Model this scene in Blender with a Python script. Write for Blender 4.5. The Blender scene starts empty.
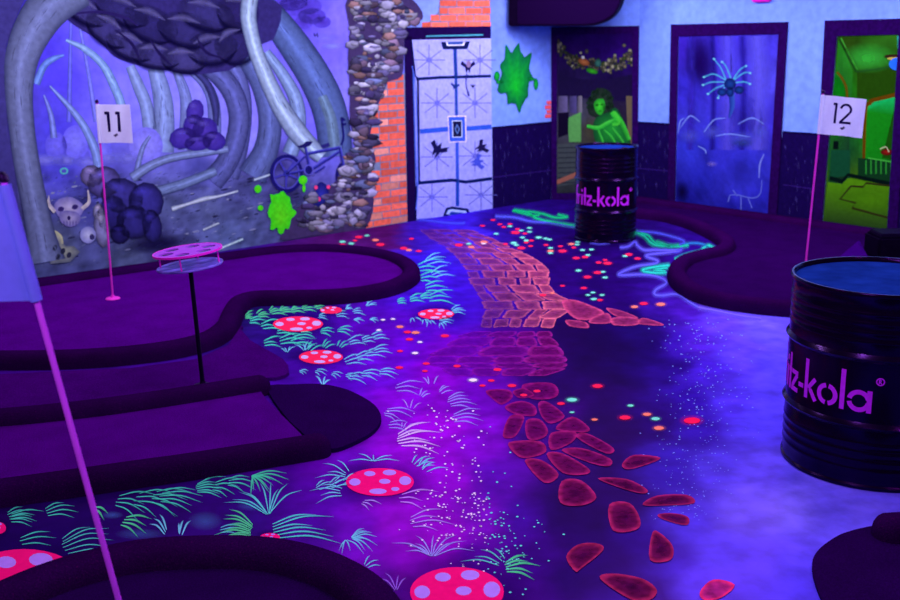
import bpy, bmesh, math, random
import numpy as np
from mathutils import Vector, Matrix, noise
from mathutils.geometry import tessellate_polygon

random.seed(11)
S = bpy.context.scene
COL = S.collection
# ------------------------------------------------------------------ camera geometry
F, PIT, ROLL, YAW, H = 1050.8, 0.248955, -0.0175230, 0.694658, 1.93
fw = np.array([0, math.cos(PIT), -math.sin(PIT)]); rt = np.array([1., 0, 0]); up = np.cross(rt, fw)
cR, sR = math.cos(ROLL), math.sin(ROLL)
R = cR*rt+sR*up; U = -sR*rt+cR*up
C0 = np.array([0, 0, H])
def ray(x, y): return fw+R*((x-450)/F)+U*((300-y)/F)
def fl(x, y, z=0.0):
    d = ray(x, y); return C0+d*((z-H)/d[2])
def pl(x, y, P, n):
    d = ray(x, y); return C0+d*(((P-C0)@n)/(d@n))
def proj(P):
    d = np.asarray(P, float)-C0; w = d@fw; return 450+F*(d@R)/w, 300-F*(d@U)/w
def projn(P):
    d = P-C0; w = d@fw; return np.stack([450+F*(d@R)/w, 300-F*(d@U)/w], -1)
def height_at(P, py):
    lo, hi = -0.5, 3.0
    for _ in range(50):
        m = (lo+hi)/2
        if proj([P[0], P[1], m])[1] > py: lo = m
        else: hi = m
    return lo
ul = np.array([math.cos(YAW), math.sin(YAW), 0]); ur = np.array([math.sin(YAW), -math.cos(YAW), 0])
nl = np.array([ul[1], -ul[0], 0]); nr = np.array([-math.cos(YAW), -math.sin(YAW), 0])     # into the room
A0 = fl(407.5, 221.8); Q = np.array([1.637, 12.707, 0.])
CL = A0+ul*2.149; CR = Q+ur*0.818                                                 # ends of the corner panel
uc = (CR-CL)/np.linalg.norm(CR-CL); nc = np.array([uc[1], -uc[0], 0])
WALLH = 2.9

# ------------------------------------------------------------------ colour
LIGHT = np.array([0.86, 0.62, 1.06])
def lin(c): 
    c = np.asarray(c, float)/255.
    return np.where(c <= .04045, c/12.92, ((c+.055)/1.055)**2.4)
def A(*c):
    if len(c) == 1: c = c[0]
    return tuple(np.clip(lin(c)/LIGHT, 0.0008, 0.93))

# ------------------------------------------------------------------ materials
def new_mat(name):
    m = bpy.data.materials.new(name); m.use_nodes = True
    b = m.node_tree.nodes['Principled BSDF']; b.inputs['Specular Tint'].default_value = (.42, .10, 1., 1.)
    return m, m.node_tree, b
def mat(name, col, rough=.6, metal=0., spec=.4, noise_amt=0., scale=40., bump=0., coat=0.):
    m, nt, b = new_mat(name)
    b.inputs['Roughness'].default_value = rough; b.inputs['Metallic'].default_value = metal
    b.inputs['Specular IOR Level'].default_value = spec; b.inputs['Coat Weight'].default_value = coat
    b.inputs['Coat Roughness'].default_value = .12
    col = A(*col)
    tc = nt.nodes.new('ShaderNodeTexCoord'); n = nt.nodes.new('ShaderNodeTexNoise')
    n.inputs['Scale'].default_value = scale; n.inputs['Detail'].default_value = 4
    nt.links.new(tc.outputs['Object'], n.inputs['Vector'])
    r = nt.nodes.new('ShaderNodeValToRGB'); nt.links.new(n.outputs['Fac'], r.inputs['Fac'])
    r.color_ramp.elements[0].position = .3; r.color_ramp.elements[1].position = .7
    k0, k1 = 1-noise_amt, 1+noise_amt
    r.color_ramp.elements[0].color = (*[x*k0 for x in col], 1); r.color_ramp.elements[1].color = (*[min(1, x*k1) for x in col], 1)
    nt.links.new(r.outputs['Color'], b.inputs['Base Color'])
    if bump:
        bp = nt.nodes.new('ShaderNodeBump'); bp.inputs['Strength'].default_value = bump; bp.inputs['Distance'].default_value = .01
        nt.links.new(n.outputs['Fac'], bp.inputs['Height']); nt.links.new(bp.outputs['Normal'], b.inputs['Normal'])
    return m
def carpet(name, col, fleck=(90, 0, 110), rough=1.0):
    m, nt, b = new_mat(name)
    b.inputs['Roughness'].default_value = rough; b.inputs['Specular IOR Level'].default_value = 0
    tc = nt.nodes.new('ShaderNodeTexCoord')
    n = nt.nodes.new('ShaderNodeTexNoise'); n.inputs['Scale'].default_value = 170; n.inputs['Detail'].default_value = 3
    n2 = nt.nodes.new('ShaderNodeTexNoise'); n2.inputs['Scale'].default_value = 5; n2.inputs['Detail'].default_value = 3
    for q in (n, n2): nt.links.new(tc.outputs['Object'], q.inputs['Vector'])
    r = nt.nodes.new('ShaderNodeValToRGB'); nt.links.new(n.outputs['Fac'], r.inputs['Fac'])
    a = A(*col); f = A(*fleck)
    r.color_ramp.elements[0].position = .35; r.color_ramp.elements[0].color = (*[x*.75 for x in a], 1)
    r.color_ramp.elements[1].position = .62; r.color_ramp.elements[1].color = (*[x*1.15 for x in a], 1)
    e = r.color_ramp.elements.new(.78); e.color = (*f, 1)
    mx = nt.nodes.new('ShaderNodeMix'); mx.data_type = 'RGBA'; mx.blend_type = 'MULTIPLY'; mx.inputs[0].default_value = .5
    nt.links.new(r.outputs['Color'], mx.inputs[6]); nt.links.new(n2.outputs['Fac'], mx.inputs[7])
    g = nt.nodes.new('ShaderNodeMix'); g.data_type = 'RGBA'; g.blend_type = 'MULTIPLY'; g.inputs[0].default_value = 1
    g.inputs[7].default_value = (1.33, 1.33, 1.33, 1); nt.links.new(mx.outputs[2], g.inputs[6])
    nt.links.new(g.outputs[2], b.inputs['Base Color'])
    bp = nt.nodes.new('ShaderNodeBump'); bp.inputs['Strength'].default_value = .6; bp.inputs['Distance'].default_value = .006
    nt.links.new(n.outputs['Fac'], bp.inputs['Height']); nt.links.new(bp.outputs['Normal'], b.inputs['Normal'])
    return m
def print_mat(name, rough=.7, spec=.25, alpha=True, amt=.12, scale=60, stretch=(1, 1, 1), gloss=0):
    """painted or printed surface: colour from the mesh's own painted attribute, broken up by fine noise"""
    m, nt, b = new_mat(name)
    b.inputs['Roughness'].default_value = rough; b.inputs['Specular IOR Level'].default_value = spec
    at = nt.nodes.new('ShaderNodeAttribute'); at.attribute_name = 'Col'
    tc = nt.nodes.new('ShaderNodeTexCoord'); mp = nt.nodes.new('ShaderNodeMapping'); mp.inputs['Scale'].default_value = stretch
    nt.links.new(tc.outputs['Object'], mp.inputs['Vector'])
    n = nt.nodes.new('ShaderNodeTexNoise'); n.inputs['Scale'].default_value = scale; n.inputs['Detail'].default_value = 5
    nt.links.new(mp.outputs['Vector'], n.inputs['Vector'])
    mr = nt.nodes.new('ShaderNodeMapRange'); mr.inputs[1].default_value = .3; mr.inputs[2].default_value = .7
    mr.inputs[3].default_value = 1-amt; mr.inputs[4].default_value = 1+amt
    nt.links.new(n.outputs['Fac'], mr.inputs[0])
    mx = nt.nodes.new('ShaderNodeMix'); mx.data_type = 'RGBA'; mx.blend_type = 'MULTIPLY'; mx.inputs[0].default_value = 1
    nt.links.new(at.outputs['Color'], mx.inputs[6]); nt.links.new(mr.outputs[0], mx.inputs[7])
    nt.links.new(mx.outputs[2], b.inputs['Base Color'])
    if alpha: nt.links.new(at.outputs['Alpha'], b.inputs['Alpha'])
    if gloss:      # sealed floor: weak violet reflection of the black-light lamps and the walls
        g = nt.nodes.new('ShaderNodeBsdfGlossy'); g.inputs['Color'].default_value = (.42, .12, 1, 1); g.inputs['Roughness'].default_value = .3
        ms = nt.nodes.new('ShaderNodeMixShader'); ms.inputs[0].default_value = gloss
        nt.links.new(b.outputs[0], ms.inputs[1]); nt.links.new(g.outputs[0], ms.inputs[2]); nt.links.new(ms.outputs[0], nt.nodes['Material Output'].inputs['Surface'])
    return m
M_wall = print_mat('wallpaper_print', .85, 0, False, .12, 14)
M_art = print_mat('wallpaper_ink', .85, 0, True, .16, 25)
M_floor = print_mat('painted_floor', .5, 0, False, .22, 9, gloss=.045)
M_fpaint = print_mat('floor_paint', .5, 0, True, .38, 26)
M_fglow = print_mat('fluorescent_paint', .6, 0, True, .06, 30)
M_poster = print_mat('poster_print', .75, 0, True, .10, 30)
M_turf = carpet('putting_turf', (66, 0, 116), (80, 0, 140))
M_curb = carpet('curb_carpet', (33, 0, 60), (66, 0, 72))
M_mat = carpet('tee_mat_carpet', (30, 0, 66), (34, 0, 80))
M_runner = carpet('runner_carpet', (54, 0, 98), (80, 0, 120))
M_frame = mat('dark_frame', (30, 3, 70), .6, 0, .02, .3, 30)
M_black = mat('black_lacquer', (8, 2, 24), .5, .0, .02, .2, 20)
M_drum = mat('drum_steel_paint', (8, 1, 22), .2, .0, .3, .25, 12)
M_lid = mat('drum_lid_paint', (14, 34, 122), .5, .0, .0, .25, 9)
M_text = mat('purple_stencil_paint', (186, 32, 236), .5, 0, .3, .08, 50)
M_flag = mat('white_flag_cloth', (196, 188, 255), .85, 0, .1, .03, 40)
M_flagback = mat('blue_violet_flag_cloth', (104, 94, 255), .85, 0, .1, .06, 25)
M_ink = mat('black_flag_ink', (16, 8, 60), .8, 0, .1, .0)
M_pole = mat('pink_flag_pole', (206, 44, 200), .5, 0, .15, .05, 20)
M_polev = mat('violet_flag_pole', (196, 60, 255), .5, 0, .1, .05, 20)
M_cap = mat('black_cap_plastic', (12, 4, 34), .4)
M_steel = mat('black_post_steel', (8, 2, 24), .5, .0, .2)
M_acr = mat('pink_acrylic', (160, 64, 228), .5, 0, .1, .06, 30)
M_acredge = mat('magenta_acrylic_edge', (232, 30, 224), .3)
M_tray = mat('lavender_tray', (100, 74, 205), .35, 0, .3, .45, 14)
M_magenta = mat('magenta_plastic', (205, 20, 190), .4)
M_base = mat('dark_baseboard', (20, 2, 50), .6, 0, .2, .2, 20)
M_ceil = mat('ceiling_paint', (40, 20, 90), .9, 0, .1, .1, 6)
M_wedge = carpet('ramp_carpet', (46, 0, 104), (60, 0, 120))

# ------------------------------------------------------------------ object helpers
def props(o, label=None, cat=None, group=None, kind=None):
    if label: o['label'] = label
    if cat: o['category'] = cat
    if group: o['group'] = group
    if kind: o['kind'] = kind
    return o
def empty(name, loc, label, cat, group=None):
    o = bpy.data.objects.new(name, None); COL.objects.link(o); o.location = Vector(loc); o.empty_display_size = .1
    return props(o, label, cat, group)
def mesh_obj(name, v, f, m, parent=None, cols=None, smooth=False, loc=None):
    off = Vector((0, 0, 0))
    q = parent
    while q is not None: off += q.location; q = q.parent
    if loc is not None: off = off+Vector(loc)*0
    base = Vector(loc) if loc is not None else Vector((0, 0, 0))
    me = bpy.data.meshes.new(name)
    me.from_pydata([tuple(Vector(p)-off-base) for p in v], [], f)
    me.materials.append(m)
    if cols is not None:
        a = me.color_attributes.new('Col', 'FLOAT_COLOR', 'POINT')
        a.data.foreach_set('color', np.asarray(cols, np.float32).ravel())
    if smooth: me.polygons.foreach_set('use_smooth', [True]*len(me.polygons))
    me.update()
    o = bpy.data.objects.new(name, me); COL.objects.link(o)
    if parent is not None: o.parent = parent
    if loc is not None: o.location = base
    return o
class MB:
    """collects shapes into one mesh"""
    def __init__(s): s.v = []; s.f = []
    def add(s, v, f):
        k = len(s.v); s.v += [tuple(p) for p in v]; s.f += [tuple(i+k for i in q) for q in f]; return s
    def box(s, c, ax, ay, az, hx, hy, hz, bev=0.0):
        c, ax, ay, az = [np.asarray(q, float) for q in (c, ax, ay, az)]
        bm = bmesh.new(); bmesh.ops.create_cube(bm, size=2)
        for q in bm.verts: q.co = Vector((q.co.x*hx, q.co.y*hy, q.co.z*hz))
        if bev: bmesh.ops.bevel(bm, geom=bm.edges[:], offset=bev, segments=2, affect='EDGES')
        bm.verts.index_update()
        s.add([c+ax*q.co.x+ay*q.co.y+az*q.co.z for q in bm.verts], [[q.index for q in f.verts] for f in bm.faces]); bm.free(); return s
    def tube(s, pts, rad, n=12, caps=True):
        pts = [np.asarray(p, float) for p in pts]; k = len(s.v); N = len(pts)
        for i, p in enumerate(pts):
            t = pts[min(i+1, N-1)]-pts[max(i-1, 0)]; t /= np.linalg.norm(t)
            a = np.cross(t, [0, 0, 1]) if abs(t[2]) < .9 else np.cross(t, [1, 0, 0]); a /= np.linalg.norm(a); b = np.cross(t, a)
            r = rad[i] if hasattr(rad, '__len__') else rad
            for j in range(n):
                w = 2*math.pi*j/n; s.v.append(tuple(p+a*r*math.cos(w)+b*r*math.sin(w)))
        for i in range(N-1):
            for j in range(n): s.f.append((k+i*n+j, k+i*n+(j+1) % n, k+(i+1)*n+(j+1) % n, k+(i+1)*n+j))
        if caps: s.f.append(tuple(k+j for j in range(n))[::-1]); s.f.append(tuple(k+(N-1)*n+j for j in range(n)))
        return s
    def lathe(s, prof, c, n=48, ax=(1, 0, 0), ay=(0, 1, 0), az=(0, 0, 1), close=False):
        c, ax, ay, az = [np.asarray(q, float) for q in (c, ax, ay, az)]; k = len(s.v); N = len(prof)
        for r, z in prof:
            for j in range(n):
                w = 2*math.pi*j/n; s.v.append(tuple(c+ax*r*math.cos(w)+ay*r*math.sin(w)+az*z))
        for i in range(N-1 if not close else N):
            i2 = (i+1) % N
            for j in range(n): s.f.append((k+i*n+j, k+i*n+(j+1) % n, k+i2*n+(j+1) % n, k+i2*n+j))
        if not close:
            if prof[0][0] > 1e-4: s.f.append(tuple(k+j for j in range(n))[::-1])
            if prof[-1][0] > 1e-4: s.f.append(tuple(k+(N-1)*n+j for j in range(n)))
        return s
    def prism(s, pts, off):
        """outline (3-D points) extruded by a vector"""
        pts = [np.asarray(p, float) for p in pts]; off = np.asarray(off, float); n = len(pts)
        tri = tessellate_polygon([[Vector(p) for p in pts]])
        v = pts+[p+off for p in pts]
        f = [t for t in tri]+[(t[2]+n, t[1]+n, t[0]+n) for t in tri]+[(i, (i+1) % n, (i+1) % n+n, i+n) for i in range(n)]
        return s.add(v, f)
    def build(s, name, m, parent=None, smooth=False):
        o = mesh_obj(name, s.v, s.f, m, parent)
        bm = bmesh.new(); bm.from_mesh(o.data); bmesh.ops.recalc_face_normals(bm, faces=bm.faces); bm.to_mesh(o.data); bm.free()
        if smooth:
            o.data.polygons.foreach_set('use_smooth', [True]*len(o.data.polygons))
            o.data.set_sharp_from_angle(angle=math.radians(38))
        return o
def smooth_line(p, n=8, closed=False):
    p = [np.asarray(q, float) for q in p]; N = len(p); out = []
    for i in range(N if closed else N-1):
        a, b = p[i], p[(i+1) % N]
        z = p[(i-1) % N] if (closed or i > 0) else 2*a-b
        c = p[(i+2) % N] if (closed or i < N-2) else 2*b-a
        for j in range(n):
            t = j/n
            out.append(.5*((2*a)+(-z+b)*t+(2*z-5*a+4*b-c)*t*t+(-z+3*a-3*b+c)*t**3))
    if not closed: out.append(p[-1])
    return out

# ------------------------------------------------------------------ painting on a plane
LAY = .0004
class Art:
    def __init__(s, plane): s.pl = plane; s.v = []; s.f = []; s.c = []
    def _add(s, pts, faces, cols, lay):
        k = len(s.v)
        for p in pts: s.v.append(s.pl(p[0], p[1], .0004+LAY*lay))
        for c in cols: s.c.append(tuple(c) if len(c) == 4 else (*c, 1.))
        s.f += [tuple(i+k for i in q) for q in faces]
    def poly(s, pts, col, lay=0, grad=None):
        tri = tessellate_polygon([[Vector((p[0], p[1], 0)) for p in pts]])
        cols = [A(*col) if grad is None else grad(p) for p in pts]
        s._add(pts, tri, cols, lay)
    def fan(s, pts, cc, ce, lay=0, ac=1., ae=1., center=None, rings=(0, .6, 1.), mid=None):
        """closed outline shaded from centre to edge"""
        n = len(pts); c = np.mean(np.asarray(pts, float), 0) if center is None else np.asarray(center, float)
        cc4 = np.array([*A(*cc), ac]); ce4 = np.array([*A(*ce), ae]); V = [c]; Cc = [cc4]; f = []
        for ri, r in enumerate(rings[1:]):
            for p in pts: V.append(c+(np.asarray(p, float)-c)*r)
            t = r if mid is None else (mid if r < 1 else 1)
            for p in pts: Cc.append(cc4*(1-t)+ce4*t)
            b = 1+ri*n
            for j in range(n):
                if ri == 0: f.append((0, b+j, b+(j+1) % n))
                else: f.append((b-n+j, b-n+(j+1) % n, b+(j+1) % n, b+j))
        s._add(V, f, Cc, lay)
    def ell(s, x, y, rx, ry, cc, ce=None, lay=0, ac=1., ae=1., rot=0, n=20, mid=None):
        ce = ce or cc; a = math.radians(rot)
        pts = [(x+rx*math.cos(w)*math.cos(a)-ry*math.sin(w)*math.sin(a), y+rx*math.cos(w)*math.sin(a)+ry*math.sin(w)*math.cos(a)) for w in [2*math.pi*i/n for i in range(n)]]
        s.fan(pts, cc, ce, lay, ac, ae, mid=mid)
    def soft(s, x, y, rx, ry, col, lay=0, a=.8, rot=0):
        s.ell(x, y, rx, ry, col, col, lay, a, 0., rot, 20)
    def stroke(s, pts, ws, prof, lay=0, n=6, a=1., aend=None):
        """ribbon: prof = colours across the width (left to right); ws = widths at the points"""
        q = [np.array([*p, w]) for p, w in zip(pts, ws if hasattr(ws, '__len__') else [ws]*len(pts))]
        L = smooth_line(q, n) if n > 1 else q
        if not hasattr(prof[0], '__len__'): prof = [prof, prof]
        m = len(prof); V = []; Cc = []; f = []; N = len(L)
        lin_ = [A(*c) for c in prof]
        for i, p in enumerate(L):
            t = L[min(i+1, N-1)][:2]-L[max(i-1, 0)][:2]; t = t/(np.linalg.norm(t)+1e-9); nn = np.array([-t[1], t[0]])
            al = a if aend is None else a+(aend-a)*i/(N-1)
            for j in range(m):
                V.append(p[:2]+nn*max(p[2], .02)*(j/(m-1)-.5)); Cc.append((*lin_[j], al))
        for i in range(N-1):
            for j in range(m-1): f.append((i*m+j, i*m+j+1, (i+1)*m+j+1, (i+1)*m+j))
        s._add(V, f, Cc, lay)
    def soft_stroke(s, pts, ws, col, lay=0, a=.8, n=6):
        q = [np.array([*p, w]) for p, w in zip(pts, ws if hasattr(ws, '__len__') else [ws]*len(pts))]
        L = smooth_line(q, n); V = []; Cc = []; f = []; N = len(L); c = A(*col)
        for i, p in enumerate(L):
            t = L[min(i+1, N-1)][:2]-L[max(i-1, 0)][:2]; t = t/(np.linalg.norm(t)+1e-9); nn = np.array([-t[1], t[0]])
            for j, al in ((-.5, 0), (0, a), (.5, 0)): V.append(p[:2]+nn*p[2]*j); Cc.append((*c, al))
        for i in range(N-1):
            for j in range(2): f.append((i*3+j, i*3+j+1, (i+1)*3+j+1, (i+1)*3+j))
        s._add(V, f, Cc, lay)
    def build(s, name, m, parent=None): return mesh_obj(name, s.v, s.f, m, parent, s.c)
def floor_pl(x, y, o): return fl(x, y, o)
def wall_pl(P, n): 
    return lambda x, y, o: pl(x, y, P+n*o, n)
L_pl = wall_pl(A0, nl); C_pl = wall_pl(CL, nc); R_pl = wall_pl(CR, nr)
def shepard(ctrl, p=3.0):
    P = np.array([[c[0], c[1]] for c in ctrl], float); K = np.array([lin(c[2]) for c in ctrl])
    def g(xy, sy=1.):
        d = np.sqrt(((xy[:, None, 0]-P[None, :, 0]))**2+((xy[:, None, 1]-P[None, :, 1])*sy)**2)+4.
        w = d**-p; w /= w.sum(1, keepdims=True)
        return w@K
    return g
def grid_obj(name, O, a, b, na, nb, colf, m, parent=None, off=None):
    """flat grid from O along a and b, coloured by colf(world points)"""
    O, a, b = [np.asarray(q, float) for q in (O, a, b)]
    s, t = np.meshgrid(np.linspace(0, 1, na+1), np.linspace(0, 1, nb+1), indexing='ij')
    P = (O+s[..., None]*a+t[..., None]*b).reshape(-1, 3)
    c = np.clip(colf(P)/LIGHT, .0008, .93); c = np.c_[c, np.ones(len(c))]
    f = [(i*(nb+1)+j, (i+1)*(nb+1)+j, (i+1)*(nb+1)+j+1, i*(nb+1)+j+1) for i in range(na) for j in range(nb)]
    return mesh_obj(name, P, f, m, parent, c)
def nz(P, sc, seed=0): return np.array([noise.fractal(Vector(p)*sc+Vector((seed, seed*.7, 0)), 1., 2., 4) for p in P])

# ================================================================== FLOOR
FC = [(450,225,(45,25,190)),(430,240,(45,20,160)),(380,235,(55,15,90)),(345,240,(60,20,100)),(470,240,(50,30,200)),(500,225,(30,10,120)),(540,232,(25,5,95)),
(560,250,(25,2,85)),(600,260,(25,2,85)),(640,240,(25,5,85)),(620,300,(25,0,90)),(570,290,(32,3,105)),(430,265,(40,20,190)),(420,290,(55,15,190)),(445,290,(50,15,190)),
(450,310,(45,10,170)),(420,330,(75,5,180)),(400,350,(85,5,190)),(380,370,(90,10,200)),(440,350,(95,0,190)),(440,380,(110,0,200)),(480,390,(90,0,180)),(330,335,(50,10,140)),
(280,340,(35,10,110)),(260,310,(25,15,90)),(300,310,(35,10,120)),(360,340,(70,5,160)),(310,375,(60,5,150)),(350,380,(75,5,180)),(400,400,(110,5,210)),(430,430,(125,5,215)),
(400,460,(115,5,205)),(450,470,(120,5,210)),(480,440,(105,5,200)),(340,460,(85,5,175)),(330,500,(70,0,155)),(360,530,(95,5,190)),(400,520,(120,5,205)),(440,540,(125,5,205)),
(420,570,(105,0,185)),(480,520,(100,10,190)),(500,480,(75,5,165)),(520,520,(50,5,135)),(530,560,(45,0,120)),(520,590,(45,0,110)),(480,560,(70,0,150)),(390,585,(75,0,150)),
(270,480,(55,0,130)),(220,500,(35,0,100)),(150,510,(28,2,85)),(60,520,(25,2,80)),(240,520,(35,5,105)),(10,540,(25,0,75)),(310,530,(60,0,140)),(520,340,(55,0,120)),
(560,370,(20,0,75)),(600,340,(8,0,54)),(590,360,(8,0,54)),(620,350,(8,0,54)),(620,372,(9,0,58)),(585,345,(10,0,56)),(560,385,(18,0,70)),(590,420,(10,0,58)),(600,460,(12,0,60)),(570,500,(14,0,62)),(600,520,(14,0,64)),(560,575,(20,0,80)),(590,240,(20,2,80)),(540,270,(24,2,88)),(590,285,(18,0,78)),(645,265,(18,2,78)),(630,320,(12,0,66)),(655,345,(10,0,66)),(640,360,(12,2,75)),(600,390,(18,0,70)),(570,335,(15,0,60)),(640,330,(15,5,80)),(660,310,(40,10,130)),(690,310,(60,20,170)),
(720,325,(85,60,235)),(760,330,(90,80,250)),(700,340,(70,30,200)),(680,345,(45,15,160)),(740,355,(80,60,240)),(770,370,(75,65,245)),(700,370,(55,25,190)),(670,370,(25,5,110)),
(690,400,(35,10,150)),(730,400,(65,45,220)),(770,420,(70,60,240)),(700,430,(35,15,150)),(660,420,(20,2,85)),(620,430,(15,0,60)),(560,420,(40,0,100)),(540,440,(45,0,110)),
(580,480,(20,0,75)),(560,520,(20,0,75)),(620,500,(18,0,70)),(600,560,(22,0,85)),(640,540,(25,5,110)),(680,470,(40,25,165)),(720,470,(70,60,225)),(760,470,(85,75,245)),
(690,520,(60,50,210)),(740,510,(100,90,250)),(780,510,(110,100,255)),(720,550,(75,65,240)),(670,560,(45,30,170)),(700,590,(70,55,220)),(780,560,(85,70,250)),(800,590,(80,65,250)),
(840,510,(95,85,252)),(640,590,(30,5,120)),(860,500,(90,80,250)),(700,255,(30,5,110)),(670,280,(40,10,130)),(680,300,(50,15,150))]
fsh = shepard(FC, 4.2)  # nebula paint, with bright violet light spill and the door's blue reflection painted in
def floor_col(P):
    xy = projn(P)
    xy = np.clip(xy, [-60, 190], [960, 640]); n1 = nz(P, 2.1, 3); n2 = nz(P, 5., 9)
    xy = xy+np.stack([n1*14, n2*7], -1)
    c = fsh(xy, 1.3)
    k = np.clip((c[:, 0]/(c[:, 2]+1e-6)-.16)/.12, 0, 1)[:, None]      # violet parts, painted light spill included, lean to magenta
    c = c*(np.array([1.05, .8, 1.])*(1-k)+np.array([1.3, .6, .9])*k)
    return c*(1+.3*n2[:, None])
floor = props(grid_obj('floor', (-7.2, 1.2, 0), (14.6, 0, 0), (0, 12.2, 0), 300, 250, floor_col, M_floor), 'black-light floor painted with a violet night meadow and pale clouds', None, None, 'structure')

def cvt(pts, sc, ox, oy): return [(ox+x/sc, oy+y/sc) for x, y in pts]
# ---- stone path
path = Art(floor_pl)
BND = [(228,416,470),(238,428,494),(246,442,510),(255,454,531),(264,460,545),(272,465,551),(281,468,551),(289,472,551),(297,478,562),(306,484,585),(314,482,560),(327,480,556)]
def bnd(y):
    for (y0, a0, b0), (y1, a1, b1) in zip(BND, BND[1:]):
        if y0 <= y <= y1:
            t = (y-y0)/(y1-y0); return a0+(a1-a0)*t, b0+(b1-b0)*t
    return BND[-1][1:]
rng = random.Random(5)
LAYN = [0]
def stone(art, pts, rim, core, al=1.):
    q = smooth_line(pts, 4, True); LAYN[0] += 1
    art.fan(q, core, rim, 2+LAYN[0]*.05, al*.85, al, rings=(0, .72, 1.), mid=.2)
y = 229.
while y < 326:
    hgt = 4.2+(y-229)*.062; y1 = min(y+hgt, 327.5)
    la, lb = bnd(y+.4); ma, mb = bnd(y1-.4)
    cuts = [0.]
    while cuts[-1] < .9: cuts.append(cuts[-1]+rng.uniform(.16, .36))
    cuts[-1] = 1.
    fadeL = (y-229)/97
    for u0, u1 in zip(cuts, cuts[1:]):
        g = .05
        j = lambda: rng.uniform(-.6, .6)
        pts = []
        for u, yy, aa, bb in ((u0+g*.5, y+.5, la, lb), (u1-g*.5, y+.5, la, lb), (u1-g*.5, y1-.5, ma, mb), (u0+g*.5, y1-.5, ma, mb)):
            pts.append((aa+(bb-aa)*u+j()*2, yy+j()))
        m0 = ((pts[0][0]+pts[1][0])/2, pts[0][1]-.25); m1 = ((pts[2][0]+pts[3][0])/2, pts[2][1]+.25)
        m2 = ((pts[1][0]+pts[2][0])/2+.3, (pts[1][1]+pts[2][1])/2); m3 = ((pts[3][0]+pts[0][0])/2-.3, (pts[3][1]+pts[0][1])/2)
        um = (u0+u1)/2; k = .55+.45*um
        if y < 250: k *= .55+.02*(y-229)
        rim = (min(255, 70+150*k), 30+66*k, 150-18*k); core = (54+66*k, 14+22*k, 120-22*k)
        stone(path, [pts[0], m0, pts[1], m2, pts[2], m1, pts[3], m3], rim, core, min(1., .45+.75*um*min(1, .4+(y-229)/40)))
    y = y1
for p in ([(562,301),(575,300),(592,306),(604,312),(598,318),(580,320),(568,313)], [(592,318),(606,313),(611,317),(610,323),(590,323)], [(566,320),(585,322),(588,328),(570,326)],
          [(606,308),(622,311),(638,318),(618,317)], [(612,318),(630,317),(640,320),(636,325),(614,325)], [(642,318),(652,320),(664,325),(648,325),(638,323)], [(560,297),(578,303),(570,301)]):
    stone(path, p, (190, 60, 120), (110, 25, 90))
# middle, darker violet slabs
mid_rows = [(331,470,552),(337,458,553),(346,445,560),(356,428,566),(363,424,568),(368,440,567),(376,452,548)]
for (y0, a0, b0), (y1, a1, b1) in zip(mid_rows, mid_rows[1:]):
    cuts = [0.]
    while cuts[-1] < .88: cuts.append(cuts[-1]+rng.uniform(.2, .4))
    cuts[-1] = 1.
    for u0, u1 in zip(cuts, cuts[1:]):
        sh = rng.uniform(-2, 2)
        pts = [(a0+(b0-a0)*u0+1.8, y0+.9), (a0+(b0-a0)*(u0+u1)/2+sh, y0+.3), (a0+(b0-a0)*u1-1.4, y0+.7), (a1+(b1-a1)*u1-1.4+sh, y1-.7), (a1+(b1-a1)*(u0+u1)/2, y1-.3), (a1+(b1-a1)*u0+1.4+sh, y1-.7)]
        k = (u0+u1)/2
        stone(path, pts, (132+22*k, 14+16*k, 190-50*k), (88+2*k, 4, 160-76*k), .55+.35*k)
Z5 = lambda *p: cvt(p, 2.647, 400, 380)
near_stones = [Z5((228,28),(285,25),(298,45),(270,65),(245,50)), Z5((330,10),(400,8),(420,30),(405,48),(350,50),(325,30)), Z5((278,70),(320,55),(358,70),(355,95),(300,88)),
 Z5((298,30),(330,22),(355,40),(318,48)), Z5((366,62),(390,58),(436,95),(400,115),(376,98)), Z5((290,96),(328,96),(318,130),(300,152),(272,148)), Z5((334,108),(370,104),(392,135),(375,155),(338,155)),
 Z5((412,130),(455,97),(500,125),(488,138)), Z5((400,140),(465,138),(455,165),(400,185)), Z5((468,152),(492,140),(565,180),(545,194)), Z5((288,165),(370,162),(386,190),(340,206),(310,200)),
 Z5((428,186),(480,180),(556,208),(552,228),(500,218)), Z5((388,196),(430,194),(500,235),(488,250),(430,245)), Z5((330,214),(375,212),(420,250),(382,272)), Z5((428,268),(480,266),(520,310),(480,332),(424,324)),
 Z5((588,222),(620,198),(690,206),(640,228),(600,236)), Z5((524,260),(600,262),(654,290),(640,300),(580,284)), Z5((642,330),(680,306),(760,304),(778,326),(700,332)), Z5((554,330),(608,326),(636,370),(625,396),(564,398)),
 Z5((682,356),(720,352),(762,362),(758,384),(700,370)), Z5((668,404),(690,406),(722,440),(716,476),(662,476)), Z5((440,468),(470,436),(520,432),(538,450),(480,498),(464,506)), Z5((530,526),(560,512),(640,525),(680,556),(660,582),(610,580)),
 Z5((794,560),(830,528),(886,542),(850,576),(805,582))]
for i, p in enumerate(near_stones):
    k = i/len(near_stones)
    rim = (134+34*k, 16+18*k, 112-22*k); core = (78+6*k, 4+4*k, 88-26*k)
    if i == len(near_stones)-1: rim, core = (236, 40, 110), (160, 30, 130)
    if 13 < i < len(near_stones)-1: core = (66, 4, 66)
    stone(path, p, rim, core)
o = path.build('path_painting', M_fpaint, floor); o['label'] = 'painted pink cobblestone path winding across the floor'

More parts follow.
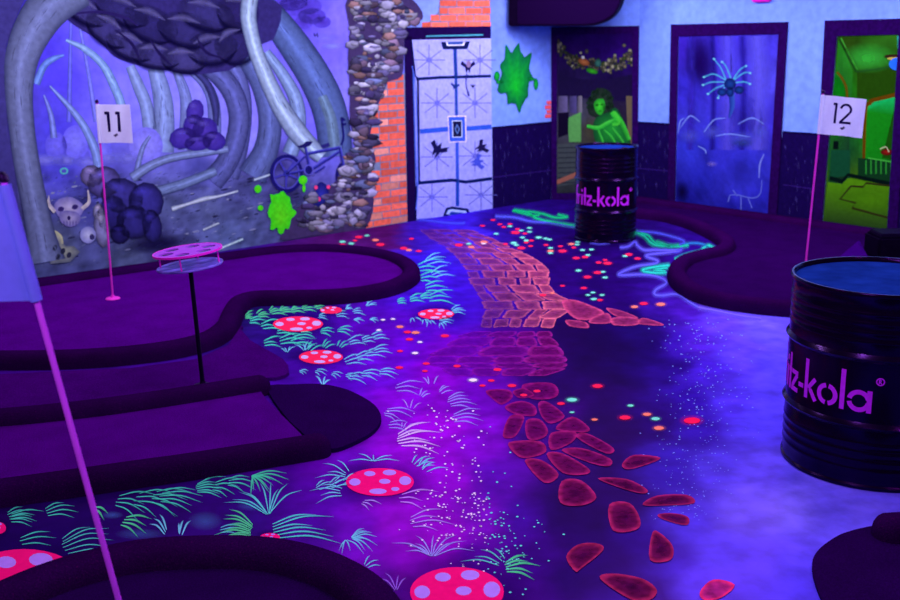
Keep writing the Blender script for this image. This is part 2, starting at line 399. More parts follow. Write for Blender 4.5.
# ---- mushrooms
MUSH = [(298,324,25,7.6,'large painted red mushroom cap beside the far curb bend'),(331,310,11,3.6,'small painted red mushroom cap'),(321,357,22,7,'painted red mushroom cap left of the grass'),
        (436,314,18,5.2,'painted red mushroom cap beside the path'),(380,482,34,14,'large painted red mushroom cap with pale spots'),(457,592,47,25,'largest painted red mushroom cap at the front'),
        (24,582,60,33,'painted red mushroom cap behind the front curb'),(-2,528,8,6,'painted red mushroom cap fragment'),(270,537,10,4,'tiny painted red mushroom cap at the front curb')]
SPOT = [(-.74,.0,.17,.26),(-.3,-.6,.17,.18),(.28,-.68,.2,.2),(.14,-.05,.17,.18),(-.06,.66,.26,.2),(.74,-.1,.18,.32),(.45,.5,.12,.14)]
for i, (x, y, rx, ry, lab) in enumerate(MUSH):
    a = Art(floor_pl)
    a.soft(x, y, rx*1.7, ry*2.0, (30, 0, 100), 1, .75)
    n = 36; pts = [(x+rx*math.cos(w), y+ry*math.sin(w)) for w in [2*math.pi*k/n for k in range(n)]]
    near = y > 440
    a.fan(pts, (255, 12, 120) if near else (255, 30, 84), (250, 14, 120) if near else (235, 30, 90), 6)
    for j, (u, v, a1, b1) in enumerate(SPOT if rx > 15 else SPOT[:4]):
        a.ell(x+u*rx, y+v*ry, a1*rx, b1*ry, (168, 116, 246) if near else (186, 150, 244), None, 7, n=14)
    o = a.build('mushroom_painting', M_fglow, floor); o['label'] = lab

# ---- grass strokes
gr = Art(floor_pl); grng = random.Random(8)
def tuft(x, y, n, ln, a0, a1, col, w=1.6, flat=.55, arch=.16):
    """spray of thin arched blades from a short stem"""
    wide = abs(a1-a0); ext = max(0, 46-wide)/2; lo, hi = min(a0, a1)-ext, max(a0, a1)+ext
    mid = math.radians((lo+hi)/2); m = max(3, round(n*.75)) if n < 9 else n
    for i in range(m):
        t = (i+.5)/m; ang = math.radians(lo+(hi-lo)*(t+grng.uniform(-.05, .05))); l = ln*grng.uniform(.75, 1.35)
        q = (t-.5)*ln*.75 if wide < 90 else (t-.5)*ln*.15
        bx, by = x-math.sin(mid)*q*.6+grng.uniform(-1, 1)+abs(q)*.2, y-math.cos(mid)*q*flat
        dx, dy = math.cos(ang)*l, -math.sin(ang)*l*flat
        p = [(bx, by), (bx+dx*.5, by+dy*.5-l*arch*flat), (bx+dx, by+dy+l*arch*.3*flat)]
        gr.stroke(p, (w*.35, w*.8, .12), [col, col], 3+grng.randint(0, 3), 5, 1., .55)
TEAL, MINT, SKY, LAV = (70, 222, 190), (80, 235, 150), (110, 190, 240), (172, 130, 250)
def bank(x0, y0, x1, y1, m, n, ln, a0, a1, col, w=1.5, **k):
    for i in range(m):
        t = i/(max(1, m-1)); tuft(x0+(x1-x0)*t+grng.uniform(-2, 2), y0+(y1-y0)*t+grng.uniform(-1, 1), n, ln*grng.uniform(.85, 1.15), a0, a1, col, w, **k)
bank(246,316,316,306,7,5,12,-15,60,MINT,1.6); bank(250,322,276,330,3,4,16,-20,30,TEAL,1.7); bank(262,343,292,340,3,4,18,-10,25,TEAL,1.7); bank(300,333,340,330,3,4,14,-40,20,TEAL,1.5)
bank(320,316,352,312,3,4,10,-30,40,SKY,1.2); bank(344,309,365,306,2,5,9,0,90,SKY,1.2); bank(356,320,370,319,2,4,9,-60,30,SKY,1.2)
bank(286,352,304,350,2,6,14,40,140,SKY,1.3); bank(308,349,340,346,3,4,12,30,80,TEAL,1.4); bank(348,343,374,338,3,4,16,0,35,SKY,1.4); bank(346,362,374,350,4,4,17,-5,30,SKY,1.4)
bank(300,370,345,374,4,3,10,-60,-10,SKY,1.2); bank(350,376,378,372,3,3,14,-35,10,SKY,1.4); tuft(322,385,3,14,35,130,SKY,2.0,.75)
bank(416,268,430,298,4,4,20,-25,30,TEAL,1.5); bank(424,262,432,276,2,4,18,0,50,SKY,1.3); bank(398,302,420,298,3,4,12,-10,40,TEAL,1.5); bank(440,320,452,312,2,5,12,-20,50,SKY,1.3); bank(415,318,440,323,4,3,9,-110,-40,SKY,1.2)
for x, y, n, ln, a0, a1 in ((396,388,3,22,-15,10),(430,384,3,18,60,130),(440,392,4,16,20,70),(448,402,7,26,-15,40),(452,418,6,24,-20,25),(384,412,5,22,-10,-45),(420,396,3,14,30,90),(388,425,4,20,-30,10)):
    tuft(x, y, n, ln, a0, a1, (150, 130, 250), 1.5)
tuft(397,440,8,38,-24,48,(214,170,255),2.2,.5); tuft(410,408,3,16,40,120,LAV,1.3); tuft(403,428,3,12,40,100,LAV,1.2)
bank(318,488,346,482,4,4,20,0,60,SKY,1.4); tuft(340,492,6,26,150,215,SKY,1.5,.5); tuft(345,474,6,24,110,190,SKY,1.4,.5); tuft(374,461,7,22,-20,200,SKY,1.3,.4); bank(412,464,425,470,3,4,20,10,80,SKY,1.4)
tuft(362,502,3,16,-70,-10,LAV,1.5); tuft(400,498,4,30,-40,20,(190,120,255),1.8,.5); tuft(410,522,5,34,-25,40,LAV,1.6,.5); tuft(352,538,9,22,-60,50,SKY,1.5,.7); tuft(346,540,5,20,-130,-40,SKY,1.5,.7)
tuft(432,556,11,34,10,175,(150,140,252),1.5,.62); tuft(366,566,4,16,10,80,SKY,1.5); tuft(396,590,5,22,50,150,(150,90,240),1.6,.8); tuft(505,567,7,28,-30,40,MINT,2.6,.55); tuft(500,562,6,30,110,175,(90,190,200),1.6,.5)
bank(8,516,44,512,2,6,26,-10,40,TEAL,1.5); tuft(10,518,6,28,-30,20,TEAL,1.5,.5); tuft(20,541,4,34,-4,30,TEAL,1.5,.4); tuft(62,546,8,46,0,40,(80,200,200),1.3,.55); tuft(94,509,4,14,-75,-20,MINT,2.6,.9); tuft(122,521,5,26,-55,0,MINT,2.4,.6)
bank(118,500,150,497,3,6,38,-55,10,TEAL,1.6); tuft(160,496,7,42,-40,12,TEAL,1.6,.45); tuft(196,488,8,26,-30,35,TEAL,1.8,.5); bank(214,486,226,482,2,5,22,-50,20,TEAL,1.6); tuft(252,476,10,28,-100,10,(70,226,170),1.9,.55)
tuft(268,514,9,42,45,165,(90,200,220),1.6,.62); tuft(250,530,9,28,130,200,MINT,2.0,.6); tuft(272,531,8,54,-8,32,(80,215,210),1.9,.42); tuft(165,532,2,14,110,150,SKY,2.2,1.); tuft(180,534,2,14,60,90,SKY,2.2,1.); tuft(220,530,4,20,-15,20,(90,180,220),1.4,.5)
for x, y, rx, ry, a1 in ((112,515,12,4,.5),(140,534,26,6,.35),(205,521,18,10,.4),(252,506,16,5,.4)): gr.soft(x, y, rx, ry, (70, 100, 200), 1, a1)
o = gr.build('grass_painting', M_fglow, floor); props(o, 'painted teal and mint grass blades around the mushrooms', None, None, 'stuff')

# ---- pink and mint dots, fine speckle
dt = Art(floor_pl); drng = random.Random(3)
RED, MNT, WHT, SAL = (255, 30, 84), (110, 238, 200), (236, 220, 250), (255, 110, 110)
Z7 = lambda x, y: (450+x/4, 150+y/4)
dots = [(200,297,RED),(172,280,RED),(130,303,RED),(215,308,RED),(240,296,RED),(240,305,MNT),(262,330,RED,1.8),(270,316,RED),(300,334,RED),(318,312,MNT),(185,335,MNT),(285,322,MNT),(290,350,MNT),(318,327,MNT),(325,362,RED),(305,370,RED),
(305,362,MNT),(355,350,MNT,1.3),(382,354,MNT),(398,358,MNT),(255,372,MNT,1.3),(265,380,MNT),(285,392,RED,1.6),(322,384,RED),(222,376,RED),(384,380,RED),(402,392,MNT),(402,404,SAL,1.3),(402,412,MNT),(442,385,RED),(450,404,RED,1.7),(485,376,SAL,1.3),
(510,368,MNT),(495,390,RED),(508,378,MNT),(530,400,MNT),(566,398,MNT),(505,432,RED,1.4),(540,428,RED,1.3),(552,420,MNT),(620,440,RED),(595,450,RED,1.2),(630,453,RED,1.7),(590,490,RED,1.6),(612,487,MNT),(514,482,MNT,1.2),(550,508,RED,1.6),(620,510,MNT,1.1),
(450,543,RED),(535,552,RED,1.3),(552,580,MNT),(608,580,MNT),(572,570,MNT),(700,424,MNT),(715,418,RED,1.5),(750,434,RED,1.3),(35,380,RED,1.6),(85,388,SAL,1.3),(135,368,SAL,1.5),(75,375,MNT),(135,373,WHT),(410,572,SAL),(372,580,RED,1.5),(575,596,MNT,1.3),(600,600,RED,1.2)]
dl = [(*Z7(d[0], d[1]), d[2], d[3] if len(d) > 3 else 1.) for d in dots]
Z3 = lambda x, y: (450+x/4, 300+y/4)
dl += [(*Z3(x, y), c, s) for x, y, c, s in ((738,27,SAL,1.5),(775,14,RED,1.7),(843,17,SAL,1.9),(590,344,RED,2.2),(488,399,MNT,2.2),(444,414,RED,1.6),(488,449,MNT,1.0),(578,478,SAL,1.3),(722,422,MNT,1.3),(700,470,RED,2.4),(788,457,SAL,1.8),(822,475,MNT,1.8),(836,512,SAL,2.2),
      (92,320,WHT,1.8),(165,322,RED,1.4),(190,278,RED,1.8),(130,342,RED,1.3),(248,342,RED,1.8),(295,380,RED,1.6),(348,364,RED,1.6),(28,264,RED,1.6))]
dl += [(692,420.5,(255,20,84),3.6)]
Z2 = lambda x, y: (225+x/4, 300+y/4)
dl += [(*Z2(x, y), c, s) for x, y, c, s in ((700,107,SAL,1.5),(730,128,RED,1.6),(762,130,SAL,1.7),(738,157,RED,1.6),(700,204,RED,1.3),(698,270,RED,1.6),(805,254,RED,1.5),(800,284,RED,1.2),(880,143,RED,1.8),(760,212,WHT,1.3),(780,168,WHT,1.),(615,120,WHT,1.),(632,79,WHT,.9),(672,76,WHT,.9))]
Z6 = lambda x, y: (225+x/4, 150+y/4)
dl += [(*Z6(x, y), c, s) for x, y, c, s in ((468,380,RED,1.6),(470,367,MNT,1.3),(505,374,MNT,1.2),(535,348,RED,1.6),(568,342,MNT,1.),(602,360,SAL,1.4),(622,378,RED,1.7),(715,393,RED,1.5),(735,400,SAL,1.3),(775,404,RED,1.2),(745,355,RED,1.),(520,362,RED,1.))]
for x, y, c, s in dl:
    fy = .42+.1*(y-220)/380
    dt.soft(x, y, 3.8*s, 3.4*s*fy, c, 4, .5); dt.ell(x, y, 2.3*s, 2.0*s*fy*.9, c, None, 8, n=10)
for _ in range(330):      # fluorescent splatter
    k = drng.random()
    if k < .55: x, y = drng.gauss(462, 24), drng.gauss(505, 34)
    elif k < .85: x, y = drng.gauss(503, 22), drng.gauss(545, 26)
    else: x, y = drng.gauss(440, 18), drng.gauss(428, 22)
    if y < 405 or y > 600: continue
    s = drng.uniform(.35, 1.15); c = (226, 190, 255) if x < 487 else (100, 220, 225)
    dt.ell(x, y, s*1.25, s*.75, c, None, 5, n=6)
for _ in range(420):
    y = drng.uniform(318, 520); xm = 705-.12*abs(y-400)+(-12 if y > 440 else 0); x = drng.gauss(xm, 24)
    if x > 770 or x < 640: continue
    s = drng.uniform(.25, .75)
    dt.ell(x, y, s*1.2, s*.7, (120, 130, 250), None, 5, n=6)
o = dt.build('dot_painting', M_fglow, floor); props(o, 'painted pink and mint dots and fine splatter on the floor', None, None, 'stuff')

# ---- glowing swirls near the right lane and in the corner
sw = Art(floor_pl)
Z8 = lambda *p: cvt(p, 4.286, 600, 180)
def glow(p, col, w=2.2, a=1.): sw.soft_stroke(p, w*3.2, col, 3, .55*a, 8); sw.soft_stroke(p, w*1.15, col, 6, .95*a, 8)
VB, TQ = (96, 84, 246), (40, 190, 190)
glow(Z8((85,290),(120,285),(150,265),(160,280),(190,300),(240,300),(330,300),(350,290),(330,305),(210,320),(205,330),(245,345),(235,358),(150,372),(85,400),(95,408),(180,405),(250,415),(285,440),(240,470),(235,490),(265,495),(330,490),(380,520),(420,545)), VB, 2.0)
glow(Z8((150,222),(190,240),(220,270),(250,280),(330,285),(380,278)), (30, 170, 150), 2.2); glow(Z8((150,220),(230,225),(300,240),(360,262),(340,280)), (70, 70, 220), 1.6)
glow(Z8((240,262),(300,280),(340,278)), (30, 150, 130), 1.8); glow(Z8((490,293),(465,280),(445,290),(430,305),(370,320),(320,340)), TQ, 1.8); glow(Z8((350,275),(400,270),(440,275),(460,285)), (40, 110, 200), 1.4)
glow(Z8((300,366),(240,372),(190,382),(190,392),(240,398),(285,396)), TQ, 2.4); glow(Z8((290,376),(230,384),(280,390)), TQ, 2.0)
glow(Z8((420,545),(500,560),(600,580),(690,592)), (110, 84, 240), 2.6)
Zc = lambda *p: cvt(p, 4., 450, 150)
glow(Zc((180,265),(260,270),(320,285),(400,290),(460,300),(510,308)), (84, 84, 240), 1.8); glow(Zc((255,240),(310,250),(350,275),(420,290),(500,304)), (20, 190, 130), 1.8)
glow(Zc((310,245),(370,255),(420,270),(470,268),(430,258)), (20, 180, 120), 1.5); glow(Zc((250,242),(330,262),(360,258)), (20, 190, 120), 1.4)
glow(Zc((735,325),(790,340),(820,370),(880,385)), (20, 170, 140), 1.6); glow(Zc((560,372),(600,376),(640,372)), (80, 70, 220), 1.2)
glow(cvt([(200,445),(300,455),(420,470),(540,475),(560,465)], 7.5, 390, 160), (70, 70, 240), 1.4)
o = sw.build('swirl_painting', M_fglow, floor); props(o, 'painted blue and turquoise swirls on the floor', None, None, 'stuff')

# ================================================================== LEFT WALL (mural, stones, bricks, painted doorway)
MC = [(45,50,(70,55,215)),(60,80,(75,60,225)),(90,50,(95,85,245)),(110,40,(105,95,248)),(60,130,(70,60,215)),(100,120,(105,95,245)),(130,100,(118,112,250)),(160,120,(125,120,250)),(185,110,(130,125,252)),
(210,140,(140,135,250)),(250,120,(125,115,245)),(255,140,(130,125,250)),(310,130,(105,95,240)),(330,50,(105,90,235)),(345,20,(115,100,235)),(300,15,(85,65,210)),(345,100,(120,110,240)),(0,20,(45,35,150)),(10,100,(55,45,150)),
(60,165,(70,65,200)),(100,165,(90,85,205)),(20,200,(58,58,118)),(60,240,(66,72,116)),(130,260,(66,72,116)),(200,165,(72,72,165)),(170,205,(82,88,150)),(210,210,(78,84,142)),(240,190,(66,68,132)),(250,225,(72,78,136)),(270,160,(50,46,116)),
(290,200,(58,58,116)),(230,235,(76,86,146)),(150,235,(40,36,90)),(300,225,(56,56,104)),(10,260,(56,62,104)),(120,200,(70,72,140)),(80,200,(64,64,150)),(380,70,(110,105,230)),(400,60,(100,105,235)),(420,10,(120,140,248)),(520,60,(104,128,246)),(520,110,(108,136,250)),(500,20,(96,116,240)),(-60,60,(45,35,150)),(-60,250,(50,55,100))]
msh = shepard(MC, 3.2)
def wall_col(P):
    xy = projn(P); n = nz(P, 6., 2); n2 = nz(P*np.array([1, 1, 3.]), 9., 5)
    c = msh(np.clip(xy, [-80, -20], [560, 290]))
    g = np.clip((xy[:, 1]-158)/20, 0, 1)*(xy[:, 0] < 365)
    return c*(1+(.10+.45*g)*n+.35*g*n2)[:, None]
ULEN = 7.6
wl = props(grid_obj('wall_left', A0+ul*(2.149-ULEN), ul*ULEN, (0, 0, WALLH), 280, 100, wall_col, M_wall), 'wall papered with a bone jungle mural, bricks and a printed doorway', None, None, 'structure')

mu = Art(L_pl)
bonr = random.Random(17)
def bone(p, w, base, lay, lo=.6, hi=1.15):
    b = np.array(base, float)*np.array([.93, 1.0, .88]); e = b*np.array([lo, lo, lo+.12]); h = np.minimum(b*hi*1.08, 252); e = e*.9
    mu.stroke(p, w, [tuple(e), tuple(b*.94), tuple(b*1.02), tuple(h), tuple(b*.98), tuple(b*.9), tuple(e)], lay)
    wm = max(w)
    for i in range(int(wm*.9)):      # weathered streaks along the bone
        f = bonr.uniform(-.38, .38); k = bonr.randint(0, len(p)-2); t = bonr.random()
        q = []
        for dt_ in (0, .18, .36):
            u = min(k+t+dt_, len(p)-1.001); j = int(u); r = u-j
            a_, c_ = np.array(p[j], float), np.array(p[j+1], float); d = c_-a_; d /= np.linalg.norm(d); ww = w[j]+(w[j+1]-w[j])*r
            q.append(tuple(a_+(c_-a_)*r+np.array([-d[1], d[0]])*ww*f))
        mu.stroke(q, (.2, bonr.uniform(.5, 1.5)*min(1, wm/20), .2), tuple(np.clip(b*bonr.choice([.78, .84, 1.2, 1.28]), 0, 252)), lay+.5, 2, .5)
# distant pale bones and mist
for p, w, c in (([(71,22),(70,70),(69,122)], (3,4,5), (96,90,240)), ([(80,28),(88,70),(96,122)], (3,4,5), (110,105,250)), ([(130,66),(138,85),(146,105),(150,130)], (9,12,13,14), (122,128,220)),
             ([(155,68),(162,95),(164,120),(162,152)], (15,19,21,24), (122,128,222)), ([(186,65),(206,85),(214,108),(214,150)], (9,11,13,14), (104,104,206)), ([(176,70),(186,100),(186,150)], (8,12,16), (112,114,214))):
    bone(p, w, c, 2, .72, 1.1)
mu.ell(76,142,14,17,(116,114,236),(96,88,228),3); mu.ell(56,146,11,14,(104,98,230),(84,76,215),3); mu.ell(146,146,17,19,(134,130,242),(110,104,226),3); mu.ell(100,150,12,14,(116,112,238),(92,86,222),3)
for x, y in ((66,160),(90,162),(46,160),(108,158),(128,158)): mu.soft(x, y, 18, 7, (130, 128, 240), 4, .7)
bone([(36,84),(44,66),(53,59),(64,55)], (8,7,6,2), (96,116,232), 5, .7); bone([(66,40),(85,49),(103,65),(115,88),(122,108),(127,142)], (3,7,8,9,9,11), (122,140,238), 5, .7)
bone([(50,86),(72,110),(85,128),(95,150),(99,168)], (2,6,8,9,10), (116,126,232), 6, .7); bone([(44,95),(51,115),(54,138)], (2,5,7), (110,112,232), 5, .7)
# arched ribs
bone([(228,58),(240,82),(243,112),(238,148),(228,176)], (16,16,18,20,22), (86,84,178), 8); bone([(173,62),(204,64),(229,86),(239,113),(236,140),(226,164),(212,181)], (16,19,21,21,21,22,24), (80,78,168), 9)
bone([(186,64),(206,82),(215,104),(216,126)], (5,7,8,5), (52,48,124), 10)
bone([(240,46),(261,82),(270,118),(266,150),(252,176)], (20,22,23,25,30), (82,86,172), 10); bone([(266,52),(283,75),(296,100),(299,126),(290,154)], (9,12,14,14,16), (120,130,215), 9)
bone([(250,-6),(272,16),(292,42),(312,72),(326,100),(333,126),(336,156)], (22,27,31,33,34,34,34), (78,88,176), 11, .55, 1.15); bone([(322,96),(331,120),(335,150)], (10,12,12), (96,110,170), 12, .9)
# spine mass
mu.poly(smooth_line([(52,-6),(62,14),(76,26),(92,36),(104,46),(114,56),(128,62),(146,67),(166,70),(186,74),(204,74),(218,72),(230,70),(242,62),(252,52),(262,44),(276,34),(262,-6)], 3, True), (44,36,104), 13)
for x, y, rx, ry, rot, c in ((84,10,26,13,32,(58,52,122)),(108,30,26,15,36,(56,50,120)),(130,46,26,14,24,(60,54,126)),(156,56,26,14,8,(56,50,120)),(184,60,24,14,4,(62,56,126)),(186,30,30,18,14,(48,42,110)),(150,24,30,18,26,(42,36,102)),(122,10,30,15,24,(46,40,108)),(212,48,26,18,-6,(52,46,114)),(206,14,30,17,16,(52,46,116)),(236,44,22,22,-20,(42,36,100)),(238,12,22,20,16,(40,32,96))):
    mu.ell(x, y, rx, ry, c, tuple(k*.72 for k in c), 13.5, ac=.9, ae=.15, rot=rot, mid=.2)
    r_ = math.radians(rot); T = lambda u, v: (x+rx*u*math.cos(r_)-ry*v*math.sin(r_), y+rx*u*math.sin(r_)+ry*v*math.cos(r_))
    mu.soft_stroke([T(-.9,.35), T(-.5,.78), T(0,.92), T(.5,.8), T(.92,.3)], (1,7,9,7,1), (12, 8, 54), 14, .8)
    mu.soft_stroke([T(-.7,-.35), T(-.2,-.62), T(.4,-.55)], (1,9,1), (104, 98, 172), 14.5, .5)
mu.stroke([(70,14),(100,12),(126,18),(138,26)], (1,3,3,1), (34,24,84), 16); mu.stroke([(150,40),(160,54),(172,66)], (1,3,1), (26,18,70), 16); mu.stroke([(196,36),(206,52),(222,58)], (1,3,1), (26,18,70), 16); mu.stroke([(116,30),(132,44),(140,60)], (1,3,1), (26,18,70), 16)
# front ribs
bone([(250,-4),(248.5,18),(254,45),(264,72),(279,104),(296,130),(310,146),(322,157)], (17,16,15,16,18,20,18,14), (142,148,222), 18, .55, 1.25)
mu.poly([(0,-4),(26,-4),(14,22),(6,46),(4,80),(8,130),(16,180),(22,235),(-40,240),(-60,-4)], (54, 48, 122), 16)
bone([(78,-14),(52,4),(34,28),(22,58),(19,92),(22,130),(27,165),(35,205),(42,240),(46,262)], (44,44,40,34,28,26,26,26,30,40), (98,98,170), 17, .6, 1.12)
mu.poly([(56,-4),(92,-4),(74,14),(58,26),(42,42)], (72,70,142), 16)
# branch bones, ground bones
bone([(132,178),(150,166),(175,157),(228,149)], (10,9,8,7), (112,116,202), 12, .6); bone([(150,193),(180,185),(216,171)], (10,10,9), (104,110,192), 12, .6); bone([(135,180),(142,150),(150,136)], (6,5,3), (110,112,206), 7, .7)
bone([(172,209),(188,204),(204,199),(220,196),(238,191)], (5,3,4.5,2.5,2), (172,172,232), 12, .8); bone([(203,230),(219,223)], (2.4,2), (166,166,224), 12, .8); bone([(219,249),(243,239)], (2.4,2), (176,196,244), 12, .8); bone([(254,180),(272,174)], (2.6,2), (160,164,226), 12, .8)
gd = random.Random(31)
for i in range(620):      # printed turf blades and litter on the mural's ground
    x, y = gd.uniform(36, 318), gd.uniform(172, 272)
    if y > 276-.132*x: continue
    l = gd.uniform(1.5, 5); c = gd.choice([(112,122,172),(92,104,150),(44,44,88),(36,34,78),(130,136,190),(70,84,120)])
    mu.stroke([(x, y), (x+gd.uniform(.3, 1)*l, y-gd.uniform(.1, .6)*l)], (gd.uniform(.4, 1.), .15), c, 4+gd.random()*2, 1, .7)
for i in range(90):
    x, y = drng.uniform(40, 300), drng.uniform(178, 262)
    if y > 276-.13*x: continue
    mu.ell(x, y, drng.uniform(1, 4), drng.uniform(.4, 1.2), (120, 124, 176) if drng.random() < .5 else (36, 36, 78), None, 5+drng.randint(0, 2), n=7, rot=-12)
mu.soft(160,244,46,9,(24,18,70),8,.9,-8); mu.soft(262,166,30,10,(40,34,96),7,.8); mu.soft(286,196,26,14,(46,42,100),7,.7)
# plain dark boulders and pale stones standing in the mural's foreground
for x, y, rx, ry, rot, c in ((104,182,17,16,-20,(84,74,160)),(92,176,12,11,20,(112,100,170)),(122,196,22,18,20,(54,48,136)),(146,202,18,20,0,(52,46,140)),(112,214,15,19,10,(40,34,112)),(134,222,18,17,0,(46,40,124)),(152,226,10,17,-8,(44,38,122)),(120,234,10,10,0,(34,28,96)),(102,228,8,20,-6,(124,120,186)),(99,212,6,9,0,(138,134,196))):
    mu.ell(x, y, rx, ry, c, tuple(k*.5 for k in c), 13, rot=rot, mid=.3, n=11); mu.soft(x-rx*.2, y-ry*.5, rx*.6, ry*.32, tuple(min(250, k*1.6) for k in c), 14, .5, rot)
# horned animal skull and loose skulls on the ground
mu.fan(smooth_line([(54,206),(60,199),(70,197),(79,201),(84,208),(80,216),(70,221),(60,218)], 4, True), (166,156,202), (108,100,178), 15)
mu.fan(smooth_line([(60,212),(72,211),(80,215),(79,223),(70,227),(61,222)], 4, True), (150,140,192), (96,88,164), 16)
for x in range(64, 79, 3): mu.stroke([(x,221),(x,226)], (.9,.4), (60,50,120), 17, 1)
for p in ([(55,212),(49,204),(49,196)], [(82,209),(89,202),(88,190)]): mu.stroke(p, (4,3.5,1), [(190,180,190),(150,140,180)], 17)
for x, y in ((61,209),(75,207)): mu.ell(x, y, 3.4, 2.6, (34,22,84), (60,48,120), 17, n=9, rot=-15)
mu.ell(69,218,1.8,2.4,(40,28,90),None,17,n=8)
mu.ell(88,235,8,8.5,(172,172,222),(112,112,186),16); mu.ell(92,237,2.6,3,(50,44,100),None,17,n=10)
mu.stroke([(44,236),(52,233),(59,237),(62,244)], (2,6,6,3), [(170,168,140),(110,112,130)], 16); mu.fan([(51,243),(60,240),(66,246),(74,246),(80,252),(70,262),(50,264)], (140,142,140), (84,88,112), 15)
for x, y in ((55,248),(63,251),(58,257),(69,255)): mu.ell(x, y, 2.4, 3.2, (40,40,70), None, 17, n=8, rot=20)
# dark rock heap on the branch
for x, y, rx, ry, rot in ((195,112,9,13,10),(183,138,14,11,-10),(205,130,13,13,10),(214,141,12,10,10),(194,126,11,12,0),(198,143,14,8,-6)):
    mu.ell(x, y, rx, ry, (70,50,166), (46,30,132), 15, rot=rot, n=10); mu.soft(x-2, y-ry*.5, rx*.6, ry*.3, (104,86,214), 16, .5, rot)
# dark cloud island, upper right
for x, y, rx, ry in ((300,6,22,10),(312,16,14,8),(290,2,18,9),(322,22,9,6),(304,22,9,7)): mu.ell(x, y, rx, ry, (66,44,170), (80,62,200), 6)
mu.soft(332,46,12,4,(140,140,245),6,.7); mu.soft(325,38,18,6,(130,120,240),6,.5)
mu.stroke([(314,33),(315,37)], .9, (30,20,90), 7, 1); mu.stroke([(317,33),(318,37)], .9, (30,20,90), 7, 1); mu.stroke([(314,35),(318,35)], .8, (30,20,90), 7, 1)
mu.ell(64,171,4.4,3.6,(90,200,140),(70,150,190),8,n=14); mu.ell(64,171,2.6,2.0,(70,70,180),None,9,n=12)
mu.build('mural_print', M_art, wl)['label'] = 'printed jungle mural of giant rib bones over grey ground'

# bicycle in the mural
bk = Art(L_pl); BC = (44, 44, 150); BD = (24, 20, 100)
Zb = lambda *p: cvt(p, 4., 220, 100)
def ring(art, x, y, rx, ry, w, col, lay):
    P = [(x+rx*math.cos(2*math.pi*i/30), y+ry*math.sin(2*math.pi*i/30)) for i in range(31)]; art.stroke(P, w, col, lay, 1)
ring(bk, 286.5,173.5,15,17.5,3.2,BD,20); ring(bk, 286.5,173.5,12.6,15,1.4,(70,66,180),21); bk.ell(286.5,173.5,3,3.4,BC,None,22,n=12)
for i in range(5):
    w = math.radians(20+72*i); bk.stroke([(286.5,173.5),(286.5+13*math.cos(w),173.5+15.5*math.sin(w))], (2.6,1.8), (58,54,164), 21, 1)
ring(bk, 348,176,11,15,3,BD,19)
for p, w in ((Zb((265,295),(340,225)),1.6),(Zb((265,295),(370,275)),1.8),(Zb((340,180),(360,275)),2.),(Zb((350,215),(480,190)),2.4),(Zb((370,275),(480,205)),2.2),(Zb((480,190),(500,290)),2.2),(Zb((380,290),(420,265)),1.6)):
    bk.stroke(p, w*1.35, [(76,74,196), BC, BD], 22, 1)
bk.stroke(Zb((485,180),(494,150),(490,100),(486,70)), (2.2,2,2,2.4), BD, 23); bk.stroke(Zb((486,100),(505,95)), 2.4, BD, 23, 1); bk.stroke(Zb((486,70),(500,82)), 2.2, BD, 23, 1)
bk.poly(Zb((310,185),(330,178),(345,165),(372,165),(362,182),(340,190),(320,192)), (26,22,90), 23); bk.poly(Zb((400,182),(436,170),(440,184),(412,194)), (36,32,110), 22); bk.ell(*Zb((355,280))[0],4,4.4,BD,None,23,n=14); ring(bk, *Zb((355,280))[0], 4.2,4.8,1.2,(80,76,190),24)
bk.build('bicycle_print', M_art, wl)['label'] = 'printed dark blue bicycle leaning by the stones'

# splashes of green paint
def splash(name, x, y, rx, ry, c0, c1, seed, label, arms=9, drips=True, extra=()):
    a = Art(L_pl); r = random.Random(seed); pts = []
    n = arms*4
    for i in range(n):
        w = 2*math.pi*i/n; k = 1. if i % 4 == 0 else (.86 if i % 2 else .78)
        k *= r.uniform(.82, 1.08); pts.append((x+rx*k*math.cos(w), y+ry*k*math.sin(w)))
    a.fan(smooth_line(pts, 3, True), c0, c1, 24, center=(x, y+ry*.3))
    for ex, ey, e1, e2 in extra: a.ell(ex, ey, e1, e2, c0, c1, 24, n=12)
    a.build(name, M_art, wl)['label'] = label
splash('green_paint_splash', 516, 77, 19, 36, (16,160,40), (8,84,56), 4, 'dark green paint splash on the pale wall right of the printed doorway', 9, extra=((497,76,3,5),(536,84,2.4,6),(500,82,4,2),(531,79,4,2)))
splash('green_paint_splash', 281, 212, 15, 24, (84,246,28), (54,206,30), 6, 'bright lime paint splash below the printed bicycle', 8, extra=((258,189,3.6,4),(260.5,208,2.8,2.8),(303,180,4.4,4.6),(304,188,1.6,4.4)))
# small dark stone with pink spots
st = Art(L_pl)
st.fan(smooth_line([(313,205),(315,190),(320,182),(327,186),(329,196),(323,206)], 4, True), (40,44,160), (24,22,96), 22)
for x, y in ((316,187.5),(328.5,187),(319,199)): st.ell(x, y, 1.8, 2, (255,60,130), None, 24, n=10)
